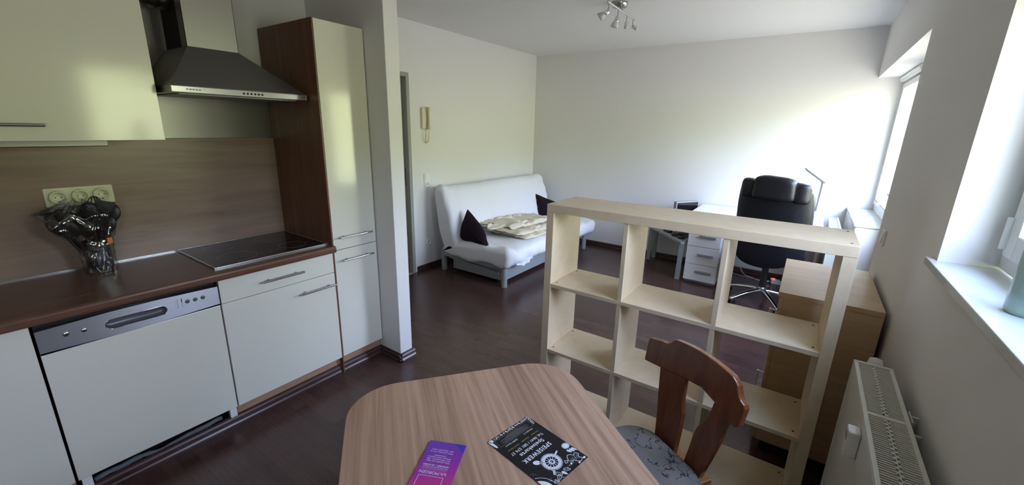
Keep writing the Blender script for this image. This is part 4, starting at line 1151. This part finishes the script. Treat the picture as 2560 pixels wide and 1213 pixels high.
# folded blanket
bk = Thing('folded_blanket', 'cream blanket folded in layers on the white futon seat', 'blanket', (-2.52, 3.98, 0.385))
def slab(x0, x1, y0, y1, z0, z1, seed, skew=0.0, amp=0.012, nx=26, ny=40):
    b = MB(); r = (z1-z0)/2
    def fn(u, v):
        a_ = u*2*PI; ca, sa_ = math.cos(a_), math.sin(a_)
        # superellipse section in x-z
        hx = (x1-x0)/2; e_ = 0.55
        xx = (abs(ca)**e_)*(1 if ca > 0 else -1)*hx; zz_ = (abs(sa_)**e_)*(1 if sa_ > 0 else -1)*r
        tp = min(1, (min(v, 1-v)*(y1-y0)/0.06+0.02))**0.5
        y = y0+(y1-y0)*v
        w_ = noise.noise(Vector((xx*8, y*7, seed)))*amp + abs(noise.noise(Vector((xx*15+y*6, y*9, seed+4))))*amp*0.8
        return ((x0+x1)/2+xx*(0.9+0.1*tp)+w_+skew*(v-0.5), y+w_*0.5, max(z0+0.001, (z0+z1)/2+zz_*tp+w_*0.9))
    b.grid(fn, nx*2, ny, closed_u=True)
    return b
bk.part('lower_fold', slab(-2.76, -2.29, 3.60, 4.50, 0.384, 0.428, 1, 0.06, 0.020), M['blanket'])
bk.part('middle_fold', slab(-2.84, -2.34, 3.56, 4.46, 0.415, 0.466, 7, 0.10, 0.028), M['blanket'])
bk.part('upper_fold', slab(-2.90, -2.46, 3.62, 4.35, 0.452, 0.515, 12, 0.12, 0.045), M['blanket'])
bk.part('loose_corner', slab(-2.98, -2.62, 3.50, 3.95, 0.455, 0.500, 23, 0.16, 0.040), M['blanket'])

# ================================================================== WALL FITTINGS AT THE DOOR
t = Thing('intercom_handset', 'ivory door intercom handset with coiled cord beside the doorway', 'intercom', (XL, 3.14, 1.6))
t.part('wall_unit', MB().prism(rounded(3.085, 3.19, 1.508, 1.715, 0.008), XL, XL+0.028, 'x'), M['ivory'], bevel=0.004)
hs_ = MB()
hs_.tube([(XL+0.050, 3.155, 1.50+0.22*u) for u in [i/12 for i in range(13)]], 0.02, 14, rf=lambda q: 0.0225-0.009*math.sin(q*PI))
hs_.box(XL+0.028, XL+0.05, 3.140, 3.170, 1.50, 1.545).box(XL+0.028, XL+0.05, 3.140, 3.170, 1.675, 1.72)
t.part('handset', hs_, M['ivory'], bevel=0.004)
co = MB(); pts = []
for i in range(300):
    u = i/299; a_ = u*2*PI*34
    base = Vector((XL+0.045-0.02*math.sin(u*PI), 3.155-0.035*(u)+0.012*math.sin(u*2*PI), 1.50-0.135*math.sin(u*PI)))
    pts.append(base + Vector((0.006*math.cos(a_), 0.006*math.sin(a_), 0)))
co.tube(pts, 0.0018, 5)
t.part('coiled_cord', co, M['ivory'])
t = Thing('switch_and_socket', 'white double frame with light switch above a socket beside the doorway', 'switch', (XL, 3.14, 0.98))
t.part('frame', MB().prism(rounded(3.10, 3.18, 0.90, 1.05, 0.005), XL, XL+0.010, 'x'), M['white'], bevel=0.002)
t.part('rocker', MB().box(XL+0.010, XL+0.016, 3.112, 3.168, 0.985, 1.04), M['white'], bevel=0.002)
w = t.part('socket_insert', MB().lathe((XL+0.010, 3.14, 0.938), [(0.030, 0), (0.030, 0.008), (0.024, 0.009), (0.021, 0.0005), (0.0001, 0.0005)], 28, (1, 0, 0)), M['white'])
t.part('contact_hole', MB().cyl((XL+0.0105, 3.131, 0.938), (XL+0.0115, 3.131, 0.938), 0.004, n=10).cyl((XL+0.0105, 3.149, 0.938), (XL+0.0115, 3.149, 0.938), 0.004, n=10), M['black'], w)
t = Thing('wall_socket', 'white single socket low on the wall left of the futon sofa', 'socket', (XL, 3.14, 0.30))
t.part('plate', MB().prism(rounded(3.10, 3.18, 0.265, 0.345, 0.005), XL, XL+0.010, 'x'), M['white'], bevel=0.002)
w = t.part('socket_insert', MB().lathe((XL+0.010, 3.14, 0.305), [(0.030, 0), (0.030, 0.008), (0.024, 0.009), (0.021, 0.0005), (0.0001, 0.0005)], 28, (1, 0, 0)), M['white'])
t.part('contact_hole', MB().cyl((XL+0.0105, 3.131, 0.305), (XL+0.0115, 3.131, 0.305), 0.005, n=10), M['black'], w)

# ================================================================== CEILING SPOTLIGHT BAR
t = Thing('ceiling_spotlight', 'chrome ceiling bar lamp with four small spots in the living area', 'lamp', (-1.40, 3.40, H))
t.part('ceiling_rose', MB().lathe((-1.41, 3.42, H), [(0.060, 0), (0.060, 0.006), (0.052, 0.034), (0.0001, 0.038)], 36, (0, 0, -1)), M['steel'])
t.part('bar', MB().cyl((-1.362, 3.08, 2.415), (-1.352, 3.60, 2.400), 0.008, n=14).cyl((-1.40, 3.40, 2.46), (-1.357, 3.36, 2.41), 0.006), M['steel_light'])
for i, (yy, ax_, frosted) in enumerate(((3.10, (-0.75, -0.2, -0.5), 1), (3.27, (-0.3, -0.1, -1), 1), (3.44, (0.0, 0.05, -1), 0), (3.57, (0.75, 0.15, -0.45), 0))):
    x_ = -1.36+0.01*(yy-3.1)/0.5; z_ = 2.413-0.015*(yy-3.1)/0.5
    a_ = Vector(ax_).normalized(); j = Vector((x_, yy, z_-0.055))
    sp = t.part('spot', MB().lathe(j-a_*0.004, [(0.012, 0), (0.016, 0.003), (0.017, 0.030), (0.0165, 0.034)], 24, a_), M['chrome'])
    t.part('stem', MB().cyl((x_, yy, z_), j, 0.0035, n=8), M['steel'], sp)
    t.part('lamp_glass', MB().lathe(j+a_*0.030, [(0.016, 0), (0.026, 0.022), (0.030, 0.045), (0.0001, 0.047)] if frosted else [(0.0155, 0), (0.0165, 0.014), (0.0001, 0.015)], 24, a_), M['bulb'], sp)

# ================================================================== DESK CORNER
t = Thing('desk', 'white desk against the back wall behind the black office chair', 'desk', (-0.36, 4.88, 0))
t.part('desktop', MB().box(-0.935, 0.200, 4.56, 5.225, 0.712, 0.735), M['desk'], bevel=0.002)
t.part('side_panel', MB().box(0.178, 0.198, 4.58, 5.20, 0, 0.712), M['desk'], bevel=0.001)
t.part('back_panel', MB().box(-0.58, 0.178, 5.18, 5.198, 0.35, 0.712), M['desk'])
t = Thing('drawer_pedestal', 'white three-drawer pedestal under the left end of the desk', 'drawers', (-0.75, 4.86, 0))
t.part('body', MB().box(-0.905, -0.592, 4.545, 5.20, 0.025, 0.708), M['desk'], bevel=0.001)
for k_, (z0_, z1_) in enumerate(((0.030, 0.205), (0.210, 0.395), (0.400, 0.600))):
    dr = t.part('drawer', MB().box(-0.904, -0.593, 4.525, 4.544, z0_, z1_), M['desk'], bevel=0.0015)
    zc = (0.130, 0.315, 0.510)[k_]
    t.part('handle', MB().box(-0.795, -0.640, 4.508, 4.525, zc-0.012, zc+0.012), M['grey'], dr, bevel=0.004)
t.part('top_drawer_front', MB().box(-0.904, -0.593, 4.525, 4.544, 0.605, 0.706), M['desk'], bevel=0.0015)
t.part('foot', MB().box(-0.90, -0.60, 4.56, 5.18, 0.0, 0.025), M['grey'])
# white box on the desk
t = Thing('paper_box', 'white box standing on the right end of the desk', 'box', (0.12, 4.68, 0.736))
t.part('box_body', MB().box(0.040, 0.188, 4.60, 4.80, 0.7355, 0.838), M['white'], bevel=0.002)
t.part('box_lid', MB().box(0.037, 0.191, 4.597, 4.803, 0.8385, 0.850), M['desk'], bevel=0.001)
# desk lamp
M['lampgrey'] = mat('dark_silver_lamp', (0.20, 0.20, 0.21), 0.35, 0.6)
t = Thing('desk_lamp', 'slim silver desk lamp with folded arm behind the office chair', 'lamp', (0.12, 5.02, 0.736))
t.part('base', MB().lathe((0.12, 5.02, 0.7355), [(0.075, 0), (0.075, 0.012), (0.068, 0.016), (0.0001, 0.017)], 32), M['lampgrey'])
t.part('stem', MB().hexa([(0.112, 5.012, 0.75), (0.128, 5.012, 0.75), (0.128, 5.028, 0.75), (0.112, 5.028, 0.75)], [(0.122, 4.992, 1.105), (0.138, 4.992, 1.105), (0.138, 5.008, 1.105), (0.122, 5.008, 1.105)]), M['lampgrey'])
def bar_(p, q, w_, h_):
    p = Vector(p); q = Vector(q); d = (q-p).normalized(); a_ = Vector((0, 1, 0)); b_ = d.cross(a_).normalized()
    B = [p-a_*w_-b_*h_, p+a_*w_-b_*h_, p+a_*w_+b_*h_, p-a_*w_+b_*h_]; T = [v+(q-p) for v in B]
    return MB().hexa(B, T)
hd_ = t.part('lamp_head', bar_((0.150, 5.0, 1.098), (-0.030, 5.0, 1.224), 0.016, 0.006), M['lampgrey'])
t.part('led_strip', bar_((0.120, 5.0, 1.108), (-0.020, 5.0, 1.206), 0.010, 0.002), M['white'], hd_)
t.part('joint', MB().cyl((0.130, 4.988, 1.106), (0.130, 5.012, 1.106), 0.012), M['lampgrey'])
# side table with the things on it
t = Thing('grey_side_table', 'low grey corner table with tapered legs beside the desk pedestal', 'side table', (-1.15, 4.90, 0))
t.part('tabletop', MB().prism([(-1.475, 5.06), (-0.965, 4.490), (-0.932, 4.50), (-0.932, 5.215), (-1.46, 5.215)], 0.400, 0.425), M['sofaframe'], bevel=0.003)
for x_, y_ in ((-1.445, 5.065), (-0.967, 4.540), (-0.960, 5.18), (-1.42, 5.19)):
    t.part('leg', MB().hexa([(x_-.024, y_-.014, 0), (x_+.024, y_-.014, 0), (x_+.024, y_+.014, 0), (x_-.024, y_+.014, 0)], [(x_-.018, y_-.014, 0.40), (x_+.030, y_-.014, 0.40), (x_+.030, y_+.014, 0.40), (x_-.018, y_+.014, 0.40)]), M['sofaframe'], bevel=0.002)
t = Thing('flat_monitor', 'dark flat monitor seen edge-on on the low grey corner table', 'monitor', (-1.05, 4.90, 0.425))
t.part('base', MB().box(-1.13, -0.99, 4.82, 5.00, 0.426, 0.440), M['black'], bevel=0.004)
t.part('neck', MB().box(-1.06, -1.035, 4.90, 4.93, 0.44, 0.56), M['black'])
def rot_box(c, hx, hy, hz_, ang):
    ca, sa_ = math.cos(ang), math.sin(ang); out = []
    for z_ in (-hz_, hz_):
        out.append([(c[0]+x_*ca-y_*sa_, c[1]+x_*sa_+y_*ca, c[2]+z_) for x_, y_ in ((-hx, -hy), (hx, -hy), (hx, hy), (-hx, hy))])
    return MB().hexa(*out)
scr = t.part('screen_housing', rot_box((-1.055, 4.93, 0.660), 0.165, 0.022, 0.135, 1.02), M['grey'], bevel=0.008)
t.part('screen', rot_box((-1.055+0.0195, 4.93-0.0120, 0.660), 0.150, 0.0015, 0.120, 1.02), M['black_glass'], scr)
t = Thing('headphones', 'black headphones lying on the low grey corner table', 'headphones', (-1.03, 4.68, 0.426))
ring_ = lambda cx_, cy_, r_: [(cx_+r_*math.cos(2*PI*i/24), cy_+r_*math.sin(2*PI*i/24), 0.440) for i in range(24)]
t.part('ear_cup', MB().tube(ring_(-1.00, 4.66, 0.030), 0.013, 8, closed=True), M['black'])
t.part('ear_cup', MB().tube(ring_(-1.09, 4.74, 0.030), 0.013, 8, closed=True), M['black'])
t.part('headband', MB().tube([(-1.00+0.13*math.sin(PI*i/16)-0.09*(i/16), 4.66+0.08*(i/16)+0.13*math.sin(PI*i/16), 0.436) for i in range(17)], 0.006, 8), M['black'])
t = Thing('games_controller', 'small black and silver gadget lying on the low grey corner table', 'gadget', (-1.20, 4.86, 0.426))
t.part('shell', rot_box((-1.20, 4.86, 0.440), 0.055, 0.022, 0.012, -0.6), M['black'], bevel=0.006)
t.part('silver_trim', rot_box((-1.20, 4.86, 0.4535), 0.045, 0.006, 0.0012, -0.6), M['steel_light'])
cb = MB(); cb.tube([(-0.93, 4.98, 0.43), (-0.918, 4.75, 0.36), (-0.915, 4.72, 0.20), (-0.925, 4.80, 0.06), (-0.95, 4.9, 0.004)], 0.0025, 6)
one('black_cable', cb, M['black'], 'thin black cable hanging behind the grey corner table', 'cable', (-0.92, 4.8, 0.0))

# office chair
AZ = -0.20
oc = Thing('office_chair', 'black leather swivel office chair with chrome star base at the desk', 'chair', (-0.17, 4.38, 0), AZ)
oc.local = True
# local: +y = facing (desk); back at negative y
for k_ in range(5):
    a_ = math.radians(156+72*k_) - AZ
    d = Vector((math.cos(a_), math.sin(a_), 0)); s_ = Vector((-d.y, d.x, 0))
    b = MB()
    def arm(u, v, d=d, s_=s_):
        th = u*2*PI; L_ = 0.02+0.30*v
        zc = 0.125-0.060*v**1.6; hw = 0.024-0.008*v; hh = 0.020-0.008*v
        return Vector((0, 0, zc)) + d*L_ + s_*(hw*math.cos(th)) + Vector((0, 0, hh*math.sin(th)))
    b.grid(arm, 14, 16, closed_u=True)
    e_ = d*0.32; b.lathe((e_.x, e_.y, 0.065), [(0.0165, -0.013), (0.017, 0), (0.012, 0.012), (0.0001, 0.014)], 16)
    o = oc.part('base_arm', b, M['chrome'])
    e_ = d*0.315
    oc.part('castor', MB().cyl(e_+s_*0.010+Vector((0, 0, 0.026)), e_+s_*0.026+Vector((0, 0, 0.026)), 0.026, n=20).cyl(e_-s_*0.026+Vector((0, 0, 0.026)), e_-s_*0.010+Vector((0, 0, 0.026)), 0.026, n=20).cyl(e_+Vector((0, 0, 0.026)), e_+Vector((0, 0, 0.054)), 0.008).cyl(e_-s_*0.012+Vector((0, 0, 0.026)), e_+s_*0.012+Vector((0, 0, 0.026)), 0.005), M['black'], o)
oc.part('hub', MB().lathe((0, 0, 0.095), [(0.028, 0), (0.040, 0.01), (0.040, 0.04), (0.030, 0.06)], 28), M['steel'])
oc.part('gas_column', MB().cyl((0, 0, 0.15), (0, 0, 0.40), 0.029, 0.026, n=28), M['black'])
oc.part('tilt_mechanism', MB().box(-0.10, 0.10, -0.15, 0.12, 0.395, 0.425), M['black'], bevel=0.006)
def cushion_box(cx_, cy_, cz_, hx, hy, hz_, e=0.35, seed=0, nu=44, nv=28, shape=None, amp=0.006):
    b = MB()
    def sp_(t_, p): return (abs(t_)**p)*(1 if t_ >= 0 else -1)
    def fn(u, v):
        th = u*2*PI; ph = (v-0.5)*PI
        x_ = hx*sp_(math.cos(ph), e)*sp_(math.cos(th), e); y_ = hy*sp_(math.cos(ph), e)*sp_(math.sin(th), e); z_ = hz_*sp_(math.sin(ph), e)
        w_ = noise.noise(Vector((x_*9, y_*9, z_*7+seed)))*amp
        p = Vector((cx_+x_+w_, cy_+y_+w_, cz_+z_+w_))
        return shape(p) if shape else p
    b.grid(fn, nu, nv, closed_u=True)
    return b
oc.part('seat', cushion_box(0, 0.03, 0.475, 0.255, 0.245, 0.055, 0.45, 3), M['leather'])
def bshape(p):
    # wrap: sides come forward, slight recline, narrower foot with curved bottom
    h = (p.z-0.40)/0.78
    p = p.copy()
    if h < 0.25: p.z += (abs(p.x)/0.26)**2*0.075*(1-h/0.25)
    w = 1.0 if h > 0.3 else 1.0
    p.x *= 0.97 + 0.05*math.sin(max(0, min(1, h))*PI) - (0.05 if h > 0.9 else 0)
    p.y += 0.045*(abs(p.x)/0.26)**2.5 - 0.10*(h-0.35)
    return p
bk_ = oc.part('backrest', cushion_box(0.04, -0.265, 0.785, 0.272, 0.050, 0.385, 0.28, 8, 60, 50, bshape, 0.004), M['leather'])
# headrest roll wrapped over the top, with side bolsters
def hshape(p):
    p = p.copy(); p.y += 0.045*(abs(p.x)/0.26)**2.5 - 0.068
    p.z += 0.012*math.cos(p.x*9)
    cr = 0.008*math.exp(-((abs(p.x-0.038)-0.160)/0.012)**2)
    p.y += cr if p.y < -0.30 else 0; p.z -= cr
    return p
oc.part('headrest_pad', cushion_box(0.038, -0.272, 1.100, 0.158, 0.066, 0.098, 0.42, 5, 50, 30, lambda p: hshape(p)), M['leather'])
oc.part('headrest_bolster', cushion_box(0.230, -0.265, 1.090, 0.060, 0.060, 0.080, 0.45, 6, 30, 24, lambda p: hshape(p), 0.009), M['leather'])
oc.part('headrest_bolster', cushion_box(-0.158, -0.265, 1.093, 0.062, 0.060, 0.080, 0.45, 9, 30, 24, lambda p: hshape(p), 0.009), M['leather'])
sm_ = MB()
sm_.tube([bshape(Vector((0.04+0.24*math.cos(PI+PI*i/30), -0.3165, 1.06+0.055*math.sin(PI+PI*i/30)))) for i in range(31)], 0.0022, 6)
for xx in (0.252, 0.232):
    sm_.tube([bshape(Vector((xx, -0.3135+(0.004 if xx > 0.21 else 0), 0.46+0.54*i/20))) for i in range(21)], 0.0020, 6)
oc.part('seam', sm_, M['black'], bk_)


# far radiator in front of the parapet
t = Thing('radiator', 'white radiator under the far window, right of the desk', 'radiator', (0.28, 4.75, 0.12))
t.part('panel', MB().box(0.240, 0.252, 4.36, 5.12, 0.15, 0.755).box(0.306, 0.316, 4.36, 5.12, 0.15, 0.755), M['radiator'], bevel=0.003)
t.part('end_cap', MB().box(0.238, 0.318, 4.35, 4.362, 0.14, 0.770), M['radiator'], bevel=0.002)
tg_ = MB().box(0.238, 0.252, 4.36, 5.12, 0.755, 0.768).box(0.304, 0.318, 4.36, 5.12, 0.755, 0.768)
for i in range(40): tg_.box(0.252, 0.304, 4.37+i*0.0187, 4.376+i*0.0187, 0.758, 0.764)
t.part('top_grille', tg_, M['radiator'])
t.part('wall_bracket', MB().box(0.316, XR-0.001, 4.55, 4.58, 0.2, 0.7), M['radiator'])
# upright card on the far sill
one('sill_card', MB().box(0.448, 0.472, 4.262, 4.275, 0.8605, 0.925), M['frame'], 'small white upright card on the end of the far window sill', 'window wedge', (0.46, 4.268, 0.86), bevel=0.002)
# power strip and cables
t = Thing('power_strip', 'white power strip with red lit switch on the floor by the desk', 'power strip', (-0.05, 5.08, 0))
t.part('strip_body', MB().hexa([(-0.14, 5.09, 0), (-0.125, 5.04, 0), (0.12, 5.02, 0), (0.12, 5.075, 0)], [(-0.14, 5.09, 0.045), (-0.125, 5.04, 0.045), (0.12, 5.02, 0.045), (0.12, 5.075, 0.045)]), M['white'], bevel=0.004)
t.part('rocker', MB().box(-0.125, -0.095, 5.052, 5.078, 0.045, 0.052), M['red'])
t.part('plug', MB().cyl((-0.03, 5.06, 0.045), (-0.03, 5.06, 0.085), 0.02, 0.014).cyl((0.04, 5.055, 0.045), (0.04, 5.055, 0.085), 0.02, 0.014), M['black'])
for pts, lb in (([(-0.56, 5.16, 0.006), (-0.45, 5.12, 0.005), (-0.30, 5.09, 0.005), (-0.20, 5.07, 0.006), (-0.14, 5.065, 0.02)], 'white cable lying flat on the floor towards the power strip'),
                ([(-0.48, 5.205, 0.30), (-0.46, 5.20, 0.12), (-0.40, 5.15, 0.02), (-0.30, 5.10, 0.006), (-0.22, 5.04, 0.005), (-0.13, 5.06, 0.015)], 'white cable drooping from behind the desk to the floor')):
    q = []
    for i in range(len(pts)-1):
        p0, p1, p2, p3 = (Vector(pts[max(0, min(len(pts)-1, i+k_))]) for k_ in (-1, 0, 1, 2))
        for s_ in range(6):
            u = s_/6; q.append(0.5*((2*p1)+(-p0+p2)*u+(2*p0-5*p1+4*p2-p3)*u*u+(-p0+3*p1-3*p2+p3)*u**3))
    one('power_cable', MB().tube(q, 0.0035, 8), M['cable'], lb, 'cable', (-0.35, 5.1, 0), 'white cables under the desk')
